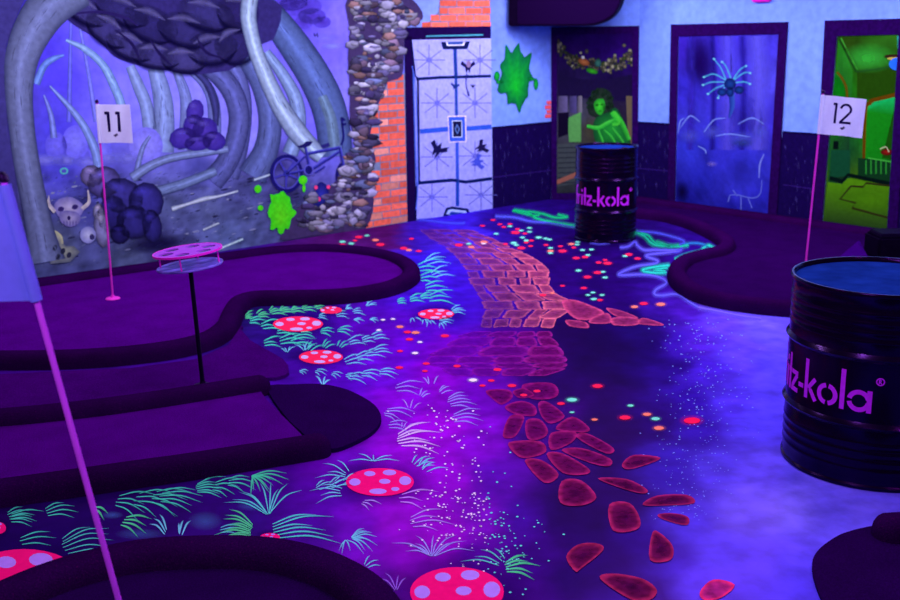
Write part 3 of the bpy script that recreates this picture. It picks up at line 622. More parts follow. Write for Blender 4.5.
# tumbled stones
sr = random.Random(21)
st.poly(smooth_line([(349,-4),(350,30),(348,58),(350,90),(350,120),(356,150),(346,170),(330,186),(312,196),(292,214),(290,224),(280,240),(310,236),(340,232),(366,228),(374,200),(368,180),(376,160),(370,140),(376,110),(383,95),(388,82),(402,76),(404,50),(406,24),(422,20),(420,8),(403,-4)], 3, True), (58,44,94), 20)
def in_strip(x, y):
    if y < 26: return 352 < x < (418 if y > 10 else 404)
    if y < 76: return 352 < x < 402-(y-26)*.1
    if y < 100: return 353 < x < 390-(y-76)*.5
    if y < 150: return 353 < x < 374
    if y < 195: return 350-(y-150)*.5 < x < 374
    return 292+(232-y)*.5 < x < 366 and y < 248-.05*x-2
pals = [(150,142,200),(128,120,184),(104,94,160),(80,70,128),(170,162,216),(186,178,228),(128,102,146),(156,116,132),(66,54,110),(108,114,182)]
placed = 0; tries = 0
while placed < 360 and tries < 9000:
    tries += 1
    x, y = sr.uniform(288, 420), sr.uniform(0, 236)
    if not in_strip(x, y): continue
    rx, ry = sr.uniform(5, 12), sr.uniform(2.8, 6.5)
    if placed > 170: rx *= .55; ry *= .55
    c = np.array(sr.choice(pals), float)*sr.uniform(.5, 1.0); c = np.minimum(c, 240); n = sr.randint(5, 7); ph = sr.uniform(0, 6)
    pts = [(x+rx*sr.uniform(.7, 1.1)*math.cos(ph+2*math.pi*i/n), y+ry*sr.uniform(.7, 1.1)*math.sin(ph+2*math.pi*i/n)) for i in range(n)]
    L_ = 21+(placed % 60)*.12; off = (x+sr.uniform(-.3, .3)*rx, y-.3*ry)
    k0 = len(st.c); st.fan(pts, tuple(np.minimum(c*1.15, 250)), tuple(c*.5), L_, rings=(0, .78, 1.), mid=.2, center=off)
    for i in range(k0+1, len(st.c)):      # shading drawn into each printed stone: upper side lighter, lower side darker
        m_ = pts[(i-k0-1) % n]; kk = 1.12 if m_[1] < y else .55
        r_ = st.c[i]; st.c[i] = (min(.93, r_[0]*kk), min(.93, r_[1]*kk), min(.93, r_[2]*kk), r_[3])
    placed += 1
st.build('stone_print', M_art, wl)['label'] = 'printed rubble stones between the mural and the bricks'

# bricks (laid out in metres on the wall)
def Lm(u, z, o): return A0+ul*u+np.array([0, 0, z])+nl*o
br = Art(Lm); brr = random.Random(2)
def px_of(u, z): return proj(A0+ul*u+np.array([0, 0, z]))
def brick_ok(u, z):
    x, y = px_of(u, z)
    if x < 404.5 and y > 74:
        edge = 365+6*math.sin(y*.16)+4*math.sin(y*.43) if y > 140 else (372 if y > 100 else 372+(100-y)*1.0)
        if y < 84: edge = 380
        return x > edge
    if y < 27 and 405 < x < 492:
        return x > 425+(14 if y < 16 else 0)*1.
    return False
BW, BH, MG = .235, .073, .012
for r in range(34):
    z0 = r*BH
    for q in range(-6, 8):
        u0 = q*BW+(BW/2 if r % 2 else 0)+.02
        c0, c1 = u0+MG/2, u0+BW-MG/2
        # clip against the doorway frame and door edge
        zc = z0+BH/2
        lim = -.005 if zc < 1.99 else 1.2
        c1 = min(c1, lim)
        if zc < 1.99 and c0 > lim: continue
        if c1-c0 < .03: continue
        if not (brick_ok((c0+c1)/2, zc) and brick_ok(c0+.02, zc)):
            if not brick_ok(c1-.03, zc): continue
            c0 = (c0+c1)/2
        k = brr.uniform(.78, 1.05); pale = brr.random() < .15
        base = (236*k, 98*k, 90*k) if not pale else (232*k, 140*k, 140*k)
        def jit(): return brr.uniform(-.004, .004)
        br.poly([(c0+jit(), z0+MG/2+jit()), (c1+jit(), z0+MG/2+jit()), (c1+jit(), z0+BH-MG/2+jit()), (c0+jit(), z0+BH-MG/2+jit())], base, 12)
mo = Art(L_pl)
mo.poly([(366,229),(372,200),(368,190),(374,160),(369,140),(374,110),(388,82),(404.6,73),(407.5,222.2)], (104, 112, 158), 8)
mo.poly([(424,27.4),(438,12),(440,-4),(491,-4),(491,26)], (104, 108, 158), 8)
br.v += mo.v; k = len(br.c); br.c += mo.c; br.f += [tuple(i+k for i in q) for q in mo.f]
br.build('brick_print', M_art, wl)['label'] = 'printed orange brick wall left of and above the doorway'
# wainscot beside the corner
wn = Art(L_pl); wr = random.Random(4)
def wains(a, quad, seed):
    a.poly(quad, (18, 5, 66), 10)
    r = random.Random(seed); x0, x1 = quad[0][0], quad[1][0]
    for i in range(int((x1-x0)*1.6)):
        x = r.uniform(x0+1, x1-2); t = (x-x0)/(x1-x0); yt = quad[0][1]+(quad[1][1]-quad[0][1])*t; yb = quad[3][1]+(quad[2][1]-quad[3][1])*t
        y = r.uniform(yt+4, yb-14); l = r.uniform(2, 9)
        a.stroke([(x, y), (x+.1, y+l/2), (x, y+l)], (.2, r.uniform(.5, 1.3), .2), r.choice([(46,30,112),(36,18,96),(60,48,132),(28,12,84)]), 11, 2, .5)
    a.stroke([(quad[0][0], quad[0][1]+1.2), (quad[1][0], quad[1][1]+1.2)], 2.4, (14, 4, 54), 12, 1)
    m0 = (quad[0][1]+quad[3][1])/2+8; m1 = (quad[1][1]+quad[2][1])/2+8
    a.stroke([(quad[0][0], m0), (quad[1][0], m1)], 1.2, (38, 18, 100), 12, 1)
wains(wn, [(492.2,127),(552,121.3),(552,203),(493,212)], 1)
for i, y in enumerate((101, 105.5, 110, 114.5)): wn.poly([(546.5-i % 2*1.5,y),(551,y-.4),(551,y+3.2),(547-i % 2*2,y+3.6)], (214,74,96), 12)
wn.build('wainscot_print', M_art, wl)['label'] = 'printed dark wood wainscot left of the corner'

# printed door
dr = Art(L_pl)
dr.poly([(411,39),(491,38),(492.6,212.8),(414.5,219.2)], (146,144,248), 12)
fr = (22, 6, 62)
dr.poly([(404,27.4),(491,26),(491,38.4),(404.2,40)], fr, 14); dr.poly([(404.2,36),(412,36),(416.5,224),(407.6,224.4)], fr, 14)
dr.stroke([(426,36.2),(483,34.8)], 1.2, (70,150,190), 15, 1)
dr.stroke([(412,66),(416,90),(418,180),(416,210)], 1., (70,90,220), 16, 2); dr.stroke([(411,40),(415,76),(418,78),(419,182),(416,188),(415.5,220)], 2.2, (10,6,60), 15, 1); dr.stroke([(413.4,72),(415.4,150),(416.6,186)], 1.4, (60,84,200), 16, 1)
for p, w, c in (([(416,79),(440,77.5),(458,77),(491,76)],2.2,(8,20,80)), ([(420,131.5),(448,129),(470,128.4),(491.5,126.8)],3.4,(40,74,200)), ([(419,183),(452,180),(466,182),(492,178.5)],2.4,(6,20,84)),
                ([(455,49),(456,78)],2.6,(24,50,140)), ([(456,78),(456.5,116)],2.2,(30,60,160)), ([(457,142),(457.5,182)],2.4,(44,74,200)), ([(457.5,182),(457.5,206)],2.6,(24,60,170))):
    dr.stroke(p, w*1.35, c, 16, 1)
for cx, cy in ((429,60),(480,60),(437,103),(475,103),(437,157),(475,156),(432,197),(481,195)):
    for ang in (0, 40, 90, 140):
        w = math.radians(ang); l = 16
        dr.stroke([(cx-l*math.cos(w), max(41, cy-l*.95*math.sin(w))), (cx+l*math.cos(w), cy+l*.95*math.sin(w)-0)], .9, (92,88,196), 13, 1, .75)
    dr.soft(cx, cy, 4, 4, (110,110,240), 14, .7)
for p, c, l in (([(447.5,116),(466,115.6),(466.5,142),(449,142.4)],(226,222,255),17), ([(448.4,117),(465,116.6),(465.6,141.2),(449.6,141.6)],(48,80,214),18), ([(452,120.6),(462,120.4),(462.4,137.4),(452.4,137.6)],(190,196,255),19), ([(452.8,121.4),(461.4,121.2),(461.6,136.6),(453.2,136.8)],(14,14,60),20), ([(457,124),(460,129),(457.4,134.4),(454.6,129.2)],(84,110,190),21), ([(457,126),(458.8,129),(457.3,132.4),(455.8,129.2)],(14,14,60),22)):
    dr.poly(p, c, l)
dr.poly([(441,42),(470,41.4),(467.6,49),(443,49.4)], (12,20,74), 18); dr.poly([(446,42),(465,41.8),(464,45.6),(447,45.8)], (210,220,255), 19); dr.poly([(447.4,42),(463.4,41.8),(462.8,44.4),(448.2,44.6)], (30,60,150), 20)
dr.poly([(443,216),(446,208),(452,206.4),(468,208.6),(471,215)], (10,20,84), 18); dr.poly([(446,214),(448.4,210),(453,209.2),(466,211),(468,214.6),(456,216.4)], (160,180,255), 19); dr.poly([(449,214.4),(451,211.6),(464,213),(465,214.8),(456,216.2)], (20,50,150), 20)
def moth(x, y, s, rot, c=(20,16,70)):
    a = math.radians(rot); T = lambda u, v: (x+s*(u*math.cos(a)-v*math.sin(a)), y+s*(u*math.sin(a)+v*math.cos(a)))
    dr.fan([T(0,-4),T(1.2,-1),T(4,-3.4),T(5,-1),T(2,1),T(1,5),T(0,2),T(-1,5),T(-2,1),T(-5,-1),T(-4,-3.4),T(-1.2,-1)], c, c, 20)
moth(468,66,1.5,0); dr.ell(468.6,64,2.4,3.6,(120,96,150),None,21,n=10); dr.stroke([(467,74),(466,84),(469,96)], (1.6,1,2), (28,30,110), 20); moth(455,86,.9,10,(20,40,120)); moth(438,149,1.9,30); moth(482,147,1.5,60,(24,18,70)); moth(478,162,1.6,75,(60,70,200)); moth(473,86,.5,0)
d1 = dr.build('door_1', M_art, None); props(d1, 'pale lilac panelled door print in a dark frame beside the bricks', None, None, 'structure')

# ================================================================== CORNER PANEL and RIGHT WALL
def plain_col(P):
    xy = projn(P); n = nz(P*np.array([3, 3, .6]), 4., 1)
    c = np.tile(lin((106, 132, 250)), (len(P), 1))
    return c*(1+.10*n)[:, None]
wc = props(grid_obj('wall_corner', CL, CR-CL, (0, 0, WALLH), 10, 24, plain_col, M_wall), 'narrow angled wall panel across the corner', None, None, 'structure')
RLEN = 7.0
wrr = props(grid_obj('wall_right', CR, ur*RLEN, (0, 0, WALLH), 120, 50, plain_col, M_wall), 'pale blue wall with dark wainscot and framed posters', None, None, 'structure')
wn = Art(R_pl)
wains(wn, [(637.5,121.4),(671,123.4),(673.5,203),(637.5,199)], 3); wains(wn, [(783,131),(824,133.6),(821,232),(769,222)], 5); wains(wn, [(897,139),(1040,149),(1020,268),(887,240)], 6)
wn.build('wainscot_print', M_art, wrr)['label'] = 'printed dark wood wainscot between the framed posters'
wn = Art(C_pl); wains(wn, [(551.5,121.4),(639,121.2),(639,199.5),(551.8,200.6)], 7)
wn.build('wainscot_print', M_art, wc)

# baseboards
def base(name, P, Q_, n):
    u = (Q_-P)/np.linalg.norm(Q_-P); c = (P+Q_)/2+n*.009+np.array([0, 0, .035])
    m = MB().box(c, u, n, (0, 0, 1), np.linalg.norm(Q_-P)/2, .008, .035, .004)
    return props(m.build(name, M_base), 'low dark baseboard', None, None, 'structure')
base('baseboard_corner', CL+uc*.01, CR-uc*.01, nc); base('baseboard_right', CR+ur*.02, CR+ur*RLEN, nr)

# framed posters: frame (four bars, one mesh) + picture
def poster(pln_P, n, outer, inner, ctrl, label, draw, depth=.022, gain=.6):
    q = [pl(x, y, pln_P, n) for x, y in outer]; qi = [pl(x, y, pln_P, n) for x, y in inner]
    c = np.mean(q, 0); root = empty('framed_poster', (q[2]+q[3])/2, label, 'poster')
    m = MB(); o0, o1 = n*.004, n*depth
    for i in range(4):
        j = (i+1) % 4
        m.add([q[i]+o0, q[j]+o0, qi[j]+o0, qi[i]+o0, q[i]+o1, q[j]+o1, qi[j]+o1*.8, qi[i]+o1*.8], [(3,2,1,0),(4,5,6,7),(0,1,5,4),(1,2,6,5),(2,3,7,6),(3,0,4,7)])
    m.build('frame', M_frame, root)
    E = [np.array(p, float) for p in inner]
    def inside(x, y):      # keep the printed picture within its frame
        t = min(1.02, max(-.02, (y-(E[0][1]+E[1][1])/2)/((E[2][1]+E[3][1])/2-(E[0][1]+E[1][1])/2)))
        xl, xr = E[0][0]+(E[3][0]-E[0][0])*t, E[1][0]+(E[2][0]-E[1][0])*t; x = min(xr+1, max(xl-1, x)); u = (x-xl)/(xr-xl)
        return x, min(E[3][1]+(E[2][1]-E[3][1])*u+1, max(E[0][1]+(E[1][1]-E[0][1])*u-1, y))
    a = Art(lambda x, y, o: pl(*inside(x, y), pln_P+n*(.007+o), n))
    g = shepard(ctrl, 3.0); N, K = 22, 36; V = []; f = []; cc = []
    I = np.array(inner, float)
    for i in range(N+1):
        for j in range(K+1):
            s, t = i/N, j/K; p = (I[0]*(1-s)+I[1]*s)*(1-t)+(I[3]*(1-s)+I[2]*s)*t; V.append(p)
    V = np.array(V); cl = np.clip(g(V)*gain/LIGHT, .0008, .93)
    nn = np.array([noise.fractal(Vector((p[0]*.07, p[1]*.05, 3.)), 1., 2., 4) for p in V]); n2_ = np.array([noise.fractal(Vector((p[0]*.22, p[1]*.13, 8.)), 1., 2., 4) for p in V]); cl = np.clip(cl*(1+.35*nn+.25*n2_)[:, None], .0005, .93)
    f = [(i*(K+1)+j, (i+1)*(K+1)+j, (i+1)*(K+1)+j+1, i*(K+1)+j+1) for i in range(N) for j in range(K)]
    a._add(V, f, [tuple(np.clip(x, .0005, .93)) for x in cl], 0)
    k0 = len(a.c); draw(a); a.c = a.c[:k0]+[(*[q*max(gain, .7) for q in c[:3]], c[3]) for c in a.c[k0:]]; a.build('picture', M_poster, root)
    hl = Art(lambda x, y, o: pl(x, y, pln_P+n*(depth+o), n))
    return root

def draw1(a):
    r = random.Random(9)
    for i in range(170):
        t = r.random(); x = 557+t*79; yc = 51+14*math.sin(math.pi*t*1.0)*(.6+.4*t)+r.gauss(0, 4.2)+(-6 if t < .12 else 0)
        x = min(634.5, max(558.5, x)); c = r.choice([(120,112,96),(90,84,84),(60,60,66),(176,170,150),(70,84,50)])
        a.ell(x, yc+3, r.uniform(1.4, 2.3), r.uniform(1.2, 2.8), c, tuple(k*.4 for k in c), 2+i % 6, n=8)
    a.ell(584,62,6,3.4,(190,110,70),(110,60,40),9,rot=20); a.ell(592,71,6,2.6,(50,170,40),(30,90,30),9,rot=15); a.ell(583,57.5,1.6,1.6,(200,220,220),None,10,n=8); a.ell(598,63,3.4,4,(60,120,110),(30,60,70),9)
    a.poly([(558,74),(580,79),(605,80),(636,74),(636,102),(558,96)], (24,14,58), 1)
    for x, w, c in ((563,9,(96,84,140)),(573,7,(76,66,130)),(580,4,(120,112,140))): a.stroke([(x,96),(x,113)], w, [c, tuple(k*.7 for k in c)], 4, 1)
    a.poly([(558,113),(569,112),(568,134),(558,138)], (18,10,40), 5); a.poly([(568,118),(581,112),(581,142),(569,142)], (84,150,84), 5); a.poly([(557,144),(579,143),(578,183),(557,187)], (62,68,80), 6)
    for y in range(148, 184, 5): a.stroke([(558,y),(577,y-.6)], .8, (28,30,50), 7, 1)
    a.poly([(626,96),(634.5,96),(634,146),(628,140)], (98,84,70), 4)
    a.poly([(557,180),(576,172),(576,177),(557,184.5)], (150,90,84), 8)
    # green-lit curly haired figure with folded arms
    a.fan(smooth_line([(588,112),(589,99),(595,90),(603,88),(611,93),(613,104),(611,114),(604,117),(594,117)], 4, True), (40,58,46), (26,36,36), 9)
    for i in range(46):
        w = r.uniform(math.pi*.82, math.pi*2.18); q = r.uniform(7.5, 13); a.ell(600+q*math.cos(w), 104+q*1.15*math.sin(w), 1.8, 1.8, (34,62,44), (18,28,30), 10, n=7)
    a.fan(smooth_line([(596,118),(608,112),(616,108),(624,122),(631,144),(629,147),(600,147),(593,130)], 4, True), (30,150,52), (18,70,42), 10)
    a.fan(smooth_line([(594,104),(598,99),(604,100),(605,108),(601,115),(596,112)], 4, True), (60,214,50), (32,140,40), 12)
    a.soft(597,105,2.4,1.6,(16,70,26),13,.9); a.soft(602,104.5,2.,1.4,(16,70,26),13,.9); a.soft(600,111,2.2,1.,(20,84,30),13,.8); a.soft(604,108,2.,6,(20,90,30),13,.6)
    a.stroke([(587,126),(598,128),(606,124),(614,120)], (3,4,4,3), [(70,236,70),(30,160,50)], 13); a.stroke([(612,112),(618,122),(612,124)], (5,5,4), [(70,240,60),(34,170,50)], 13); a.stroke([(614,112),(622,124),(629,140)], (4,5,4), [(60,220,60),(24,120,40)], 12)
    for p in ([(604,130),(612,138),(616,146)], [(598,130),(602,140),(604,146)], [(612,128),(620,138),(625,146)]): a.stroke(p, (2,2.6,2), [(64,226,70),(20,110,40)], 12)
poster(CL, nc, [(551.6,27.2),(639.3,25.8),(637.4,198.6),(551.8,199.8)], [(557.4,34.6),(632.6,33.4),(631.8,192),(556.9,193)],
       [(560,40,(40,8,100)),(600,40,(42,8,110)),(630,40,(38,6,96)),(620,55,(40,8,110)),(570,85,(24,12,60)),(610,85,(22,10,60)),(575,120,(70,70,100)),(590,130,(64,60,50)),(625,120,(40,30,60)),(570,170,(50,56,66)),(600,175,(30,26,40)),(625,170,(24,16,50))],
       'dark framed poster with rocks and a green figure, behind the far drum', draw1)
def draw2(a):
    # pale flower with curling tendrils rising from mist
    for x, w, c in ((727,22,(92,80,250)),(757,26,(100,90,255)),(690,10,(58,40,200)),(742,9,(40,26,170)),(712,8,(34,20,150))): a.soft_stroke([(x,36),(x+2,80),(x,150)], w, c, 1, .7, 4)
    a.soft(700,60,16,34,(26,6,96),1,.8); a.soft(745,120,18,24,(46,34,180),1,.6); a.soft(742,170,16,20,(44,40,190),1,.5); a.soft(682,192,8,12,(16,6,70),2,.9)
    a.stroke([(731,54),(731,72)], .8, (30,20,90), 3, 1); a.stroke([(731,90),(732,106),(729,118)], (6,5,1.5), [(48,84,190),(24,40,140)], 4)
    CY = (84, 190, 226)
    for p in ([(727,82),(721,68),(714,59)], [(726,80),(714,74),(704,77)], [(726,82),(712,82),(703,85)], [(727,84),(716,88),(708,94)], [(727,85),(720,92),(718,98)], [(733,80),(740,70),(746,66)], [(734,80),(744,73),(750,73)], [(734,83),(744,82),(750,84)], [(731,78),(726,66),(722,62)]):
        a.stroke(p, (1.5,1.2,.9), [CY, (50,110,200)], 5); a.ell(p[2][0], p[2][1], 1.4, 1.0, (140,220,240), CY, 6, n=8)
    for x, y, rx, ry in ((730,84,6,6),(722,92,5,4),(739,90,5,4),(730,92,4,5)): a.ell(x, y, rx, ry, (24,60,150), (14,20,90), 6, n=12)
    for p in ([(680,128),(690,116),(700,122),(706,134)], [(704,132),(714,120),(726,118),(736,128)], [(738,124),(752,118),(764,124)], [(684,118),(680,122),(678,134)], [(716,136),(730,134),(750,137)], [(698,146),(705,150),(706,154)]):
        a.stroke(p, (.6,1.2,.5), (120,140,246), 4)
    for x, y, rx in ((690,136,12),(712,132,14),(742,138,18),(760,132,10)): a.soft(x, y, rx, 8, (92,96,246), 3, .5)
    a.stroke([(764,154),(760,164),(759,178)], (.8,1.6,.8), (120,130,246), 4); a.stroke([(762,180),(760,194),(752,198),(738,195),(730,195)], (.6,1,1,1,.6), (100,110,240), 4)
    for p in ([(730,195),(728,202)], [(741,196),(741,210)], [(748,198),(752,208)], [(733,190),(737,196)]): a.stroke(p, 1., (100,110,240), 4, 1)
    a.soft(712,164,6,3,(140,120,255),4,.6); a.soft(742,143,14,5,(50,70,150),4,.5)
poster(CR, nr, [(672,24.4),(788.8,21.8),(777,231-8.5),(668.6,207.2)], [(679,36.4),(779.4,34),(768.4,217.5),(675.4,204.8)],
       [(685,45,(60,34,200)),(720,45,(64,44,220)),(760,45,(70,56,226)),(700,65,(30,10,110)),(685,90,(56,44,215)),(730,70,(74,62,236)),(765,80,(84,74,240)),(740,110,(68,58,228)),(690,120,(60,54,216)),(765,120,(64,50,220)),(690,150,(52,56,226)),(720,150,(54,50,222)),(750,170,(56,56,230)),(700,180,(40,40,196)),(735,190,(58,56,232)),(765,200,(44,40,206)),(690,200,(30,26,160)),(730,205,(34,30,176))],
       'dark framed poster of a pale flower in blue mist on the right wall', draw2)
def draw3(a):
    a.poly([(838.5,37),(853,72),(849,150),(852,240),(838.4,240),(824,232)], (36,120,34), 1, grad=lambda p: (*A(*((34,120,30) if p[1] < 100 else (22,60,40))), .9))
    a.stroke([(838.5,38),(856,72)], 2, (22,60,20), 3, 1); a.stroke([(841,38),(857.5,70)], 1.2, (60,150,50), 3, 1); a.poly([(857,70),(920,64),(920,100),(857,98)], (30,66,10), 2)
    a.stroke([(856,72),(920,66)], 1.2, (26,70,30), 4, 1)
    a.fan(smooth_line([(837,76),(842,82),(846,94),(844,130),(834,134),(834,80)], 3, True), (10,120,20), (8,96,20), 3); a.stroke([(837,72),(843,80),(847,94),(845,132)], 2.2, (90,70,10), 4)
    a.poly(smooth_line([(862,170),(864,110),(868,102),(878,97),(930,94),(930,172)], 3), (92,56,8), 4)
    a.poly(smooth_line([(865,165),(867,112),(871,105),(880,100.5),(930,98),(930,168)], 3), (22,150,40), 5, grad=lambda p: A(*((20,170,90) if p[1] < 110 else (18,128,24))))
    a.poly([(905,104),(930,100),(930,160),(882,158)], (22,76,14), 6)
    a.soft(868,58,30,16,(54,180,60),3,.8); a.ell(893,56.5,9,2.2,(60,30,24),(40,24,20),7); a.ell(894,58.6,7,1.4,(190,170,90),None,8); a.ell(898,64,9,6.5,(30,90,250),(40,110,255),9); a.stroke([(899,36),(900,54)], 4, (40,160,160), 6, 1)
    a.poly([(831,150),(850,150),(850,180),(846,176),(830,178)], (16,70,48), 3); a.poly([(858,158),(930,160),(930,182),(858,178)], (14,54,30), 7)
    for x in range(866, 896, 5): a.stroke([(x,160),(x,174)], 1.4, (40,140,50), 8, 1)
    a.poly([(830,176),(842,179),(848,173),(930,182),(930,186),(848,176.5),(842,183),(829,180)], (6,22,22), 8)
    a.poly([(828,182),(842,184),(848,178),(930,186),(930,245),(822,235)], (64,124,16), 6, grad=lambda p: A(*((78,136,18) if p[1] < 200 else (26,46,30))))
    a.soft(870,200,40,16,(84,150,20),7,.7)
    a.stroke([(930,186),(866,183),(863,187),(851,186),(840,199),(856,203),(852,208),(930,218)], 2.0, (44,44,20), 9, 1)
    a.ell(880.5+6,152,6,3.4,(150,30,24),(60,16,16),9); a.stroke([(880,149),(886,147),(889,152)], .9, (190,190,160), 10); a.stroke([(868,158),(930,162)], 1.4, (60,170,60), 9, 1)
    a.poly([(833.5,141),(838.5,141),(838,149),(833,149)], (6,18,20), 9)
poster(CR, nr, [(826,20.4),(912,18.2),(897,246),(814,232.5)], [(837.4,36),(899.6,34.6),(887.4,235.6),(822.4,226.6)],
       [(850,45,(38,70,16)),(880,45,(46,110,28)),(845,90,(30,130,26)),(870,85,(40,80,10)),(890,90,(36,70,10)),(880,130,(20,140,30)),(840,150,(18,76,44)),(840,190,(70,110,14)),(870,200,(80,140,14)),(840,220,(24,44,30)),(880,228,(24,40,24))],
       'dark framed poster of a green lit room, behind the number 12 flag', draw3, gain=.55)

# ================================================================== CEILING
cw = [A0+ul*(2.149-ULEN), CL, CR, CR+ur*RLEN, np.array([7.4, 1.2, 0]), np.array([-7.2, 1.2, 0])]
m = MB().prism([p+np.array([0, 0, WALLH]) for p in cw], (0, 0, .08)); props(m.build('ceiling', M_ceil), 'dark violet ceiling', None, None, 'structure')

# ================================================================== PUTTING LANES
def sweep(pts, hw, hh, n=5, cap=True, z0=0.0):
    """rounded carpet roll along a floor line (world xy points)"""
    P = smooth_line([np.asarray(p)[:2] for p in pts], n); N = len(P); prof = []
    K = 12
    for i in range(K+1):
        w = math.pi*i/K; sx = math.copysign(abs(math.cos(w))**.75, math.cos(w)); sz = math.sin(w)**.7
        prof.append((sx, sz))
    rings = []
    def ringat(p, t, s):
        nn = np.array([t[1], -t[0]])
        return [(p[0]+nn[0]*hw*a*s, p[1]+nn[1]*hw*a*s, z0+hh*b*(.35+.65*s if s < 1 else 1)) for a, b in prof]
    tan = []
    for i in range(N):
        t = P[min(i+1, N-1)]-P[max(i-1, 0)]; tan.append(t/(np.linalg.norm(t)+1e-9))
    if cap:
        for k in (1., .92, .75, .5, .2): rings.append(ringat(P[0]-tan[0]*hw*k, tan[0], math.sqrt(max(0, 1-k*k))+.02))
    for i in range(N): rings.append(ringat(P[i], tan[i], 1.))
    if cap:
        for k in (.2, .5, .75, .92, 1.): rings.append(ringat(P[-1]+tan[-1]*hw*k, tan[-1], math.sqrt(max(0, 1-k*k))+.02))
    m = MB(); n_ = K+1; v = [q for r in rings for q in r]; f = []
    for i in range(len(rings)-1):
        for j in range(K): f.append((i*n_+j, i*n_+j+1, (i+1)*n_+j+1, (i+1)*n_+j))
        f.append((i*n_+K, i*n_, (i+1)*n_, (i+1)*n_+K))
    f.append(tuple(range(n_))); f.append(tuple((len(rings)-1)*n_+j for j in range(n_))[::-1])
    return m.add(v, f)
def W(px, z=.05): return [fl(x, y, z) for x, y in px]
def slab(pts, z1, name, m, parent, z0=0.001):
    P = [np.array([p[0], p[1], z0]) for p in pts]
    return MB().prism(P, (0, 0, z1-z0)).build(name, m, parent)

# far left lane (flag 11)
lane = empty('putting_lane', fl(150, 310), 'far left putting lane with rounded end under the mural, holding flag 11', 'putting lane', None)
ca = W([(-90,301),(-20,292),(40,284),(100,275.5),(167,266),(227,258),(283,251),(337,250),(385,256),(408,266),(409,277),(387,288),(345,295),(290,297),(258,297.5),(240,302),(232,313),(226,326),(210,338),(180,347),(130,354),(70,358),(0,359),(-90,357)], .05)
slab(smooth_line([p[:2] for p in ca], 5), .045, 'turf', M_turf, lane); sweep(ca, .075, .10).build('curb', M_curb, lane, True)
# carpet runner with the drink stand
run = empty('carpet_runner', fl(150, 390), 'dark purple carpet area between the two left putting lanes, under the drink stand', 'carpet')
slab(W([(-90,371),(0,374),(130,368),(196,359),(228,345),(241,326),(243,326),(240,328),(250,340),(262,347),(273,353),(283,359),(288,365),(289,372),(285,375),(276,377.5),(258,377.5),(205,386),(160,393),(111,400),(60,406),(0,411),(-90,416)], .02), .02, 'carpet', M_runner, run)
# front-left lane with tee mat
lane = empty('putting_lane', fl(150, 450), 'long left putting lane between two curbs ending in a dark rounded tee mat', 'putting lane', None)
cb = W([(-90,424),(0,418.5),(60,413),(111,407),(160,400),(205,393),(258,384.5)], .05); cf = W([(-90,503),(0,491),(70,481.5),(133,472.5),(180,466),(222,459.5),(289,449),(316,444.5)], .05)
seam = W([(266,400),(284,417),(302,435)], .03)
slab([p[:2] for p in cb]+[p[:2] for p in W([(267,400),(284,417),(302,435)], .03)]+[p[:2] for p in cf[::-1]], .030, 'turf', M_turf, lane)
sweep(cb, .07, .10).build('curb', M_curb, lane, True); sweep(cf, .07, .10).build('curb', M_curb, lane, True)
slab(smooth_line([p[:2] for p in W([(268,389),(292,386),(320,385.5),(342,389.5),(358,396),(374,406),(381,417),(379,426),(370,435),(352,444.5),(334,450.5),(318,447),(302,434),(284,416)], .012)], 4, True), .022, 'tee_mat', M_mat, lane)
# nearest lane, bottom left (its flag leans out of it)
lane = empty('putting_lane', fl(200, 600), 'nearest putting lane with a round black curb at the bottom left', 'putting lane', None)
ce = W([(-150,690),(-60,630),(0,602),(44,583),(89,568.5),(140,557.5),(200,553.5),(258,554.5),(305,563),(345,579),(374,602),(392,640),(396,700)], .05)
slab(smooth_line([p[:2] for p in ce], 5), .03, 'turf', M_mat, lane); sweep(ce, .085, .11).build('curb', M_curb, lane, True)
# right lane along the wall (flag 12)
M_turf2 = carpet('lane_carpet', (30, 0, 64), (54, 0, 80))
lane = empty('putting_lane', fl(760, 260), 'winding putting lane along the right wall behind the drums, holding flag 12', 'putting lane', None)
cd = W([(603,212),(637,213),(665,216),(690,222.5),(712,232),(727,242),(722,250.5),(702,255.5),(685,261),(677,270),(681,281),(697,292),(722,299.5),(760,305),(800,308),(850,307),(905,300),(960,290)], .05)
back = [CR+ur*(a_)+nr*.12 for a_ in (.18, 1.0, 2.0, 3.0, 4.0, 5.0)]
slab(smooth_line([p[:2] for p in cd], 5)+[p[:2] for p in back[::-1]], .03, 'turf', M_turf2, lane); sweep(cd, .075, .10).build('curb', M_curb, lane, True); sweep(back, .07, .085).build('curb', M_curb, lane, True)
# bottom right lane start
lane = empty('putting_lane', fl(870, 570), 'dark rounded tee mat and curb end at the bottom right below the near drum', 'putting lane', None)
slab(smooth_line([p[:2] for p in W([(990,520),(930,522),(890,524),(868,527),(848,532),(835,537.6),(820,548.6),(813,559),(812.4,571),(816.6,587),(826,608),(850,650),(990,660)], .012)], 3, True), .014, 'tee_mat', M_mat, lane)
sweep(W([(891,527),(925,525),(1000,522)], .05), .07, .10).build('curb', M_curb, lane, True)

